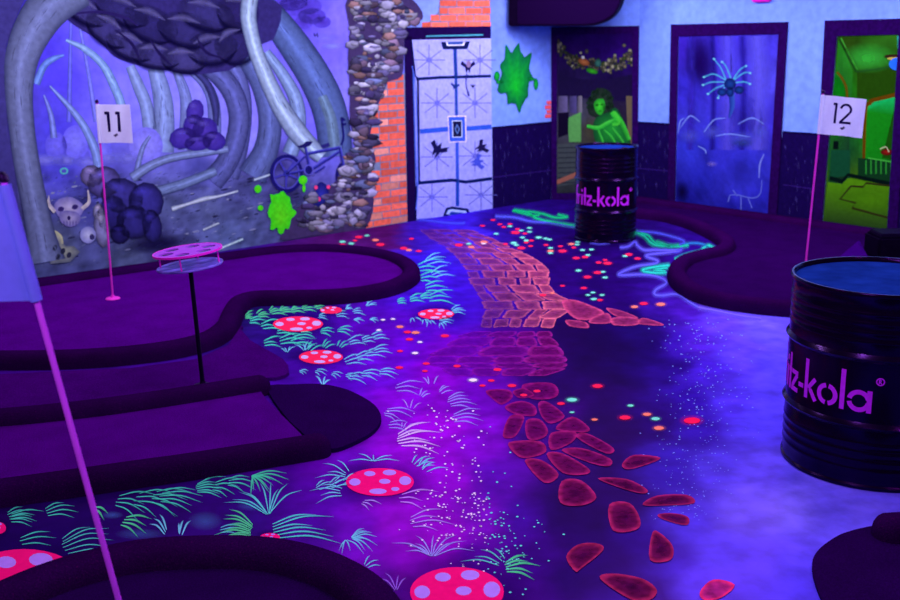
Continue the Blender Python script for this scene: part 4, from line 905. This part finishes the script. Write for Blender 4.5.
# ramp and box on the right lane, behind the near drum
bx = empty('black_obstacle', fl(905, 262), 'low black box on the right lane behind the near drum', 'obstacle')
MB().box(fl(906, 262, .03)+np.array([.0, .2, .102]), (1, 0, 0), (0, 1, 0), (0, 0, 1), .22, .16, .10, .02).build('body', M_black, bx)
MB().box(fl(906, 262, .03)+np.array([.0, .2, .21]), (1, 0, 0), (0, 1, 0), (0, 0, 1), .19, .13, .015, .008).build('top_plate', M_steel, bx)
wg = fl(859, 262, .032); uw, vw = np.array([1, 0, 0]), np.array([0, 1, 0]); m = MB()
m.add([wg-uw*.10, wg+uw*.10, wg+uw*.12+vw*.22, wg-uw*.08+vw*.22, wg+uw*.01+vw*.10+np.array([0, 0, .15]), wg+uw*.05+vw*.16+np.array([0, 0, .15])], [(0,1,2,3),(0,4,1),(1,4,5,2),(2,5,3),(3,5,4,0)])
props(m.build('carpet_ramp', M_wedge), 'small purple carpeted ramp on the right lane behind the near drum', 'obstacle')

# ================================================================== DRUMS
def drum(px, py, text_rot, label, r=.288, h=.88):
    P = fl(px, py); d = P[:2]/np.linalg.norm(P[:2]); c = np.array([P[0]+d[0]*r, P[1]+d[1]*r, 0.0])
    root = empty('steel_drum', c, label, 'drum', 'black steel drums with a purple printed word')
    prof = [(0, .004), (r-.02, .004), (r-.004, .0), (r+.006, .006), (r+.006, .016), (r-.001, .024), (r-.001, .05)]
    def rib(z, a, w): return [(r, z-w), (r+a*.55, z-w*.5), (r+a, z), (r+a*.55, z+w*.5), (r, z+w)]
    for z in (.085, .125, .165, .205): prof += rib(z, .0032, .013)
    prof += rib(.285, .014, .018); prof += rib(.585, .014, .018)
    for z in (.655, .695, .735, .775): prof += rib(z, .0032, .013)
    prof += [(r, h-.03), (r+.007, h-.02), (r+.009, h-.008), (r+.005, h), (r-.004, h), (r-.008, h-.008), (r-.010, h-.022), (r-.012, h-.06)]
    MB().lathe(prof, c, 72).build('body', M_drum, root, True)
    lid = MB().lathe([(0, h-.024), (r*.45, h-.022), (r*.8, h-.024), (r-.009, h-.022), (r-.009, h-.03), (0, h-.03)], c, 64).build('lid', M_lid, root, True)
    bw = c+np.array([.15, -.12, h-.022])
    MB().lathe([(0, .0), (.032, .0), (.032, .010), (.026, .014), (0, .014)], bw, 20).build('bung_cap', M_drum, lid, True)
    # lettering: geometric stencil strokes wrapped round the drum
    lm = MB(); a0 = math.atan2(-d[1], -d[0])+text_rot
    def put(s, z, off): 
        a = a0+s/r; return (c[0]+(r+off)*math.cos(a), c[1]+(r+off)*math.sin(a), z)
    def strip(pts, w):
        pts = [np.array(p, float) for p in pts]; fine = []
        for p, q in zip(pts, pts[1:]):
            k = max(1, int(np.linalg.norm(q-p)/.008)); fine += [p+(q-p)*i/k for i in range(k)]
        fine.append(pts[-1]); v = []; f = []
        for i, p in enumerate(fine):
            t = fine[min(i+1, len(fine)-1)]-fine[max(i-1, 0)]; t /= np.linalg.norm(t)+1e-9; nn = np.array([-t[1], t[0]])
            for sgn in (-.5, .5):
                q = p+nn*w*sgn; v.append(put(q[0], q[1], .0012)); v.append(put(q[0], q[1], -.001))
        for i in range(len(fine)-1):
            b = 4*i; f += [(b, b+2, b+6, b+4), (b+1, b+5, b+7, b+3), (b, b+4, b+5, b+1), (b+2, b+3, b+7, b+6)]
        e = 4*(len(fine)-1); f += [(0, 1, 3, 2), (e, e+2, e+3, e+1)]
        lm.add(v, f)
    def arc(cx, cz, rad, g0, g1, w, n=18): strip([(cx+rad*math.cos(math.radians(g0+(g1-g0)*i/n)), cz+rad*math.sin(math.radians(g0+(g1-g0)*i/n))) for i in range(n+1)], w)
    B, X, T, w = .348, .098, .178, .020          # baseline, x-height, ascender, stroke
    s = -.060                                      # left edge of the k
    strip([(s+w/2, B), (s+w/2, B+T)], w); strip([(s+w*1.2, B+X*.50), (s+.062, B+X)], w*.95); strip([(s+w*1.7, B+X*.48), (s+.068, B)], w*.95)
    ro = X/2-w/2; s1 = s+.076
    for g in ((100, 260), (280, 440)): arc(s1+X/2, B+X/2, ro, *g, w)
    s2 = s1+X+.010; strip([(s2+w/2, B), (s2+w/2, B+T)], w)
    s3 = s2+w+.010
    for g in ((12, 170), (190, 348)): arc(s3+X/2, B+X/2, ro, *g, w)
    strip([(s3+X-w*.35, B), (s3+X-w*.35, B+X)], w)
    sr_ = s3+X+.030; arc(sr_, B+T-.035, .015, 0, 360, .005, 22); strip([(sr_-.005, B+T-.044), (sr_-.005, B+T-.026)], .004); arc(sr_-.003, B+T-.031, .005, -90, 90, .004, 8); strip([(sr_-.002, B+T-.036), (sr_+.006, B+T-.044)], .004)
    sh_ = s-.008; strip([(sh_-.036, B+X*.48), (sh_-.002, B+X*.48)], w)
    sz = sh_-.044; strip([(sz-.058, B+X-w/2), (sz-.002, B+X-w/2)], w); strip([(sz-.008, B+X-w), (sz-.052, B+w)], w); strip([(sz-.060, B+w/2), (sz, B+w/2)], w)
    st_ = sz-.070; strip([(st_-w/2, B), (st_-w/2, B+T*.92)], w); strip([(st_-w*1.5, B+X-w/2), (st_+w*.3, B+X-w/2)], w)
    si = st_-.040; strip([(si-w/2, B), (si-w/2, B+X)], w); strip([(si-w/2, B+X+.024), (si-w/2, B+X+.046)], w)
    sr2 = si-.034; strip([(sr2-.040, B), (sr2-.040, B+X)], w); arc(sr2-.006, B+X-.038, .030, 85, 165, w*.9, 8)
    sf = sr2-.066; strip([(sf-w/2, B), (sf-w/2, B+T*.82)], w); arc(sf+.018, B+T*.82, .028, 90, 180, w*.9, 8); strip([(sf-w*1.4, B+X-w/2), (sf+w*1.2, B+X-w/2)], w)
    o = lm.build('lettering', M_text, root); o['label'] = 'purple stencil lettering'
    return root, c
drum(605, 243.5, math.radians(-4), 'far black steel drum with purple lettering, in front of the corner poster')
_, c2 = drum(866, 490.5, math.radians(-39), 'near black steel drum with purple lettering at the right edge', .385, .865)
# small black dispenser on the near drum's lid
ds = empty('pump_bottle', (c2[0]+.14, c2[1]+.02, .844), 'small black bottle standing on the lid of the near drum', 'bottle')
MB().lathe([(0, 0), (.032, 0), (.034, .006), (.034, .055), (.026, .07), (.012, .078), (.012, .09), (0, .09)], (c2[0]+.14, c2[1]+.02, .845), 24).build('body', M_black, ds, True)
MB().lathe([(0, .09), (.014, .09), (.014, .104), (0, .106)], (c2[0]+.14, c2[1]+.02, .845), 18).build('cap', M_cap, ds, True)

# ================================================================== FLAGS
Z = np.array([0, 0, 1.])
def digits(kind):
    """strokes of a number in flag units (u right, v up), plus width"""
    if kind == '11': return [([(-.16, -.24), (-.16, .28)], .075), ([(-.25, .245), (-.16, .25)], .075), ([(.12, -.24), (.12, .28)], .075), ([(.03, .245), (.12, .25)], .075)]
    a = [([(-.20, -.22), (-.20, .30)], .06), ([(-.28, .27), (-.20, .275)], .06)]
    arc_ = [(.06+.13*math.cos(math.radians(t)), .15+.13*math.sin(math.radians(t))) for t in range(170, -41, -15)]
    return a+[(arc_, .06), ([(.155, .065), (-.07, -.19)], .06), ([(-.09, -.19), (.21, -.19)], .06)]
def flag(base, top, side, fwd, fw_, fh_, text, label, mpole, mflag, rad=.008, hook=True, basecup=True):
    base, top, side, fwd = [np.asarray(q, float) for q in (base, top, side, fwd)]
    ax = (top-base)/np.linalg.norm(top-base)
    root = empty('hole_flag', base, label, 'flag', None)
    MB().tube([base, base+(top-base)*.5, top], rad, 12).build('pole', mpole, root, True)
    MB().lathe([(0, -.004), (rad*1.7, -.004), (rad*1.7, .012), (rad*.9, .02), (0, .022)], top, 12, np.cross(ax, side), side, ax).build('pole_cap', M_cap, root, True)
    if basecup: MB().lathe([(0, 0), (.052, 0), (.054, .004), (.048, .010), (.016, .014), (.012, .03), (0, .03)], base, 28).build('base_ring', mpole, root, True)
    def sur(u, v, o):     # u 0..1 across, v 0..1 downwards
        wv = .012*math.sin(u*5.)*u+.006*math.sin(u*9+v*3)
        return top-ax*(.015+v*fh_)+side*(u*fw_)+fwd*(wv+o)
    N, K = 20, 12; v = []; f = []
    for o in (.0008, -.0008):
        for i in range(N+1):
            for j in range(K+1): v.append(sur(i/N, j/K, o))
    n_ = (N+1)*(K+1)
    for i in range(N):
        for j in range(K):
            a, b, c, d = i*(K+1)+j, (i+1)*(K+1)+j, (i+1)*(K+1)+j+1, i*(K+1)+j+1; f += [(a, b, c, d), (a+n_, d+n_, c+n_, b+n_)]
    edge = [i*(K+1) for i in range(N+1)]+[N*(K+1)+j for j in range(1, K+1)]+[i*(K+1)+K for i in range(N-1, -1, -1)]+[j for j in range(K-1, 0, -1)]
    for a, b in zip(edge, edge[1:]+edge[:1]): f.append((a, a+n_, b+n_, b))
    cl = MB().add(v, f).tube([top-ax*.012, top-ax*(.02+fh_*.5), top-ax*(.015+fh_)], rad*1.9, 12).build('flag_cloth', mflag, root, True)
    if text:
        m = MB()
        def strip(pts, w):
            fine = []
            for p, q in zip(pts, pts[1:]):
                k = max(1, int(math.hypot(q[0]-p[0], q[1]-p[1])/.05)); fine += [(p[0]+(q[0]-p[0])*i/k, p[1]+(q[1]-p[1])*i/k) for i in range(k)]
            fine.append(pts[-1]); vv = []; ff = []
            for i, p in enumerate(fine):
                a, b = fine[max(i-1, 0)], fine[min(i+1, len(fine)-1)]; t = np.array([b[0]-a[0], b[1]-a[1]]); t /= np.linalg.norm(t)+1e-9
                for sg in (-.5, .5):
                    x, y = p[0]-t[1]*w*sg, p[1]+t[0]*w*sg
                    for o in (.0018, .0002): vv.append(sur(.5+x*fh_/fw_, .47-y, o))
            for i in range(len(fine)-1):
                b = 4*i; ff += [(b, b+2, b+6, b+4), (b+1, b+5, b+7, b+3), (b, b+4, b+5, b+1), (b+2, b+3, b+7, b+6)]
            m.add(vv, ff)
        for p, w in digits(text): strip(p, w)
        strip([(-.05, -.34), (.0, -.33), (.07, -.325)], .03); strip([(-.02, -.37), (.03, -.355)], .025); strip([(.02, -.30), (.06, -.305)], .02)
        m.build('number', M_ink, cl)
    return root
# flag 11
b11 = fl(113, 299, .046)
def solve_top(base, px, py, dy=0.0):
    """point above the base (shifted back by dy) seen at the given pixel"""
    d = ray(px, py); t = (base[1]+dy)/d[1]; return C0+d*t
t11 = solve_top(b11, 97, 102.5)
flag(b11, t11, R*.995+Z*.0-fw*0.05, -fw, .235, .272, '11', 'white flag numbered 11 on a pink pole in the far left lane', M_pole, M_flag, .0072)
b12 = fl(803, 291, .032); t12 = solve_top(b12, 823, 93)
sd = R*.99-U*.09; flag(b12, t12, sd/np.linalg.norm(sd), -fw, .315, .272, '12', 'white flag numbered 12 on a pink pole in the right lane', M_pole, M_flag, .0072)
# near leaning flag
tn = C0+ray(3.5, 180)*2.62
bn = fl(152, 722, .031)
flag(bn, tn, -R*.96-U*.03-fw*.25, -fw, .36, .30, None, 'blurred blue flag on a leaning purple pole at the left edge', M_polev, M_flagback, .0082)

# ================================================================== DRINK STAND
bs = fl(203, 386, .021); zt = height_at(bs, 252); top_c = solve_top(bs, 187.5, 251); low_c = solve_top(bs, 190, 265.5)
ax = top_c-bs; ax /= np.linalg.norm(ax); tl = ax+R*-.055; tl /= np.linalg.norm(tl)
e1 = np.cross([0, 1, 0], tl); e1 /= np.linalg.norm(e1); e2 = np.cross(tl, e1)
root = empty('drink_stand', bs, 'round pink cup holder stand on a black post in front of the mural', 'stand')
MB().tube([bs+ax*.005, low_c-ax*.01], .0125, 16).build('post', M_steel, root, True)
MB().lathe([(0, 0), (.055, 0), (.055, .006), (.02, .010), (.014, .03), (0, .03)], bs, 24).build('base_plate', M_steel, root, True)
RT = .185
def holed_disc(c, r, holes, hr, th, nseg=64):
    bm = bmesh.new(); vs = []
    outer = [Vector((r*math.cos(2*math.pi*i/nseg), r*math.sin(2*math.pi*i/nseg), 0)) for i in range(nseg)]
    loops = [outer]+[[Vector((x+hr*math.cos(-2*math.pi*i/24), y+hr*math.sin(-2*math.pi*i/24), 0)) for i in range(24)] for x, y in holes]
    tri = tessellate_polygon(loops); flat = [p for l in loops for p in l]; n = len(flat); m = MB()
    W3 = lambda p, z: c+e1*p.x+e2*p.y+tl*z
    v = [W3(p, th/2) for p in flat]+[W3(p, -th/2) for p in flat]; f = [tuple(t) for t in tri]+[(t[2]+n, t[1]+n, t[0]+n) for t in tri]
    k = 0
    for l in loops:
        for i in range(len(l)): a, b = k+i, k+(i+1) % len(l); f.append((a, b, b+n, a+n))
        k += len(l)
    return m.add(v, f)
holes = [(.118*math.cos(math.radians(30+60*i)), .118*math.sin(math.radians(30+60*i))) for i in range(6)]
tray = holed_disc(top_c, RT, holes, .040, .008).build('cup_tray', M_acr, root)
MB().lathe([(RT-.003, -.0055), (RT+.003, -.0055), (RT+.003, .0055), (RT-.003, .0055)], top_c, 64, e1, e2, tl, True).build('tray_edge', M_acredge, tray, True)
MB().lathe([(0, -.005), (RT-.006, -.005), (RT-.004, 0), (RT-.006, .005), (0, .005)], low_c, 56, e1, e2, tl).build('lower_tray', M_tray, root, True)
for i in range(4):
    w = math.radians(-100+90*i+8); p = e1*(RT-.022)*math.cos(w)+e2*(RT-.022)*math.sin(w)
    MB().tube([low_c+p, top_c+p], .0045, 10).build('spacer', M_acredge, root, True)

# ================================================================== THINGS ON THE UPPER WALLS
hx = np.array([(509,-40),(508.6,24.6),(511,26.2),(560,26),(588,25.6),(600,23),(611,17.4),(618,9),(622,-1),(624,-14),(624,-40)], float)
Pd = CL+nc*.66
out = [pl(x, y, Pd, nc) for x, y in smooth_line(hx[:3], 1)+smooth_line(hx[3:], 5)]
hs = empty('wall_housing', np.mean(out, 0), 'large black rounded housing hung above the corner poster', 'appliance')
MB().prism(out, -nc*.22).build('body', M_black, hs, False)
ins = [np.mean(out, 0)+(p-np.mean(out, 0))*.90 for p in out]
MB().prism([p+nc*.001 for p in ins], nc*.012).build('front_panel', mat('violet_sheen_panel', (14,2,36), .6, 0, .02), hs)
hm = np.mean(out, 0)-nc*.11; zt_ = max(p[2] for p in out)
MB().box(np.array([hm[0], hm[1], (zt_-.02+WALLH)/2]), uc, nc, Z, .05, .03, (WALLH-zt_+.02)/2, .004).build('ceiling_bracket', M_steel, hs)
pk = pl(762, -6, CR+nr*.03, nr)
wb = empty('alarm_box', pk, 'small magenta box on the right wall above the flower poster', 'alarm')
MB().box(pk+np.array([0, 0, .03]), ur, nr, Z, .105, .028, .105, .012).build('body', M_magenta, wb, True)
MB().box(pk+np.array([0, 0, .03])+nr*.03, ur, nr, Z, .07, .008, .07, .004).build('cover', M_magenta, wb, True)

# ================================================================== LIGHT
def area(name, loc, tgt, sx, sy, en, col):
    l = bpy.data.lights.new(name, 'AREA'); l.shape = 'RECTANGLE'; l.size = sx; l.size_y = sy; l.energy = en; l.color = col
    o = bpy.data.objects.new(name, l); COL.objects.link(o); o.location = loc
    d = Vector(tgt)-Vector(loc); o.rotation_euler = d.to_track_quat('-Z', 'Y').to_euler(); return o
VIO = (.84, .60, 1.0)
def tube(P, u, n, dist, tilt, ln, en):
    """black-light tube under the ceiling, parallel to a wall"""
    c = P+n*dist+np.array([0, 0, 2.78]); d = -Z*math.cos(tilt)-n*math.sin(tilt)
    l = bpy.data.lights.new('blacklight_tube', 'AREA'); l.shape = 'RECTANGLE'; l.size = ln; l.size_y = .09; l.energy = en; l.color = VIO
    o = bpy.data.objects.new('blacklight_tube', l); COL.objects.link(o)
    zz = -Vector(d); xx = Vector(u); yy = zz.cross(xx); Mx = Matrix((xx, yy, zz)).transposed().to_4x4(); Mx.translation = Vector(c); o.matrix_world = Mx
for u_ in (-5.0, -3.4, -1.8, -.2, 1.2): tube(A0+ul*u_, ul, nl, 1.7, .45, 1.2, 33)
for u_ in (.4, 1.9, 3.4, 4.9): tube(CR+ur*u_, ur, nr, 1.7, .45, 1.2, 33)
for u_, d_ in ((-3.6, 4.3), (-1.2, 4.3), (.6, 3.8), (-3.6, 6.6), (-1.2, 6.8), (.8, 6.2)): tube(A0+ul*u_, ul, nl, d_, .1, 1.2, 32)
tube(np.array([-1.4, .7, 0.]), np.array([1., 0, 0]), np.array([0, 1., 0]), 0., -.9, 1.2, 48)  # unseen tube near the camera, added to light the near flag's front
def bulb(name, loc, en, col, r=.06):
    l = bpy.data.lights.new(name, 'POINT'); l.energy = en; l.color = col; l.shadow_soft_size = r
    o = bpy.data.objects.new(name, l); COL.objects.link(o); o.location = loc
bulb('magenta_lamp', (-2.6, 3.4, 2.6), 34, (1, .12, .95), .04); bulb('magenta_lamp', (2.6, 2.2, 2.5), 30, (1, .15, .9), .04); bulb('blue_lamp', (1.0, 5.4, 2.7), 14, (.25, .3, 1)); bulb('magenta_lamp', (.6, 2.0, 2.6), 26, (.95, .15, 1), .04)
w = bpy.data.worlds.new('World'); S.world = w; w.use_nodes = True
w.node_tree.nodes['Background'].inputs['Color'].default_value = (.55, .36, 1, 1); w.node_tree.nodes['Background'].inputs['Strength'].default_value = .05

# ================================================================== CAMERA
cam = bpy.data.cameras.new('camera'); co = bpy.data.objects.new('camera', cam); COL.objects.link(co)
cam.sensor_width = 36; cam.lens = F*36/900; cam.clip_start = .05
M = Matrix.Identity(4)
for i in range(3): M[i][0] = R[i]; M[i][1] = U[i]; M[i][2] = -fw[i]; M[i][3] = C0[i]
co.matrix_world = M
cam.dof.use_dof = True; cam.dof.focus_distance = 4.6; cam.dof.aperture_fstop = 3.0
S.camera = co
S.cycles.transparent_max_bounces = 24
S.view_settings.view_transform = 'Standard'; S.view_settings.look = 'None'; S.view_settings.gamma = 1; S.view_settings.exposure = 0
S.view_settings.use_curve_mapping = False
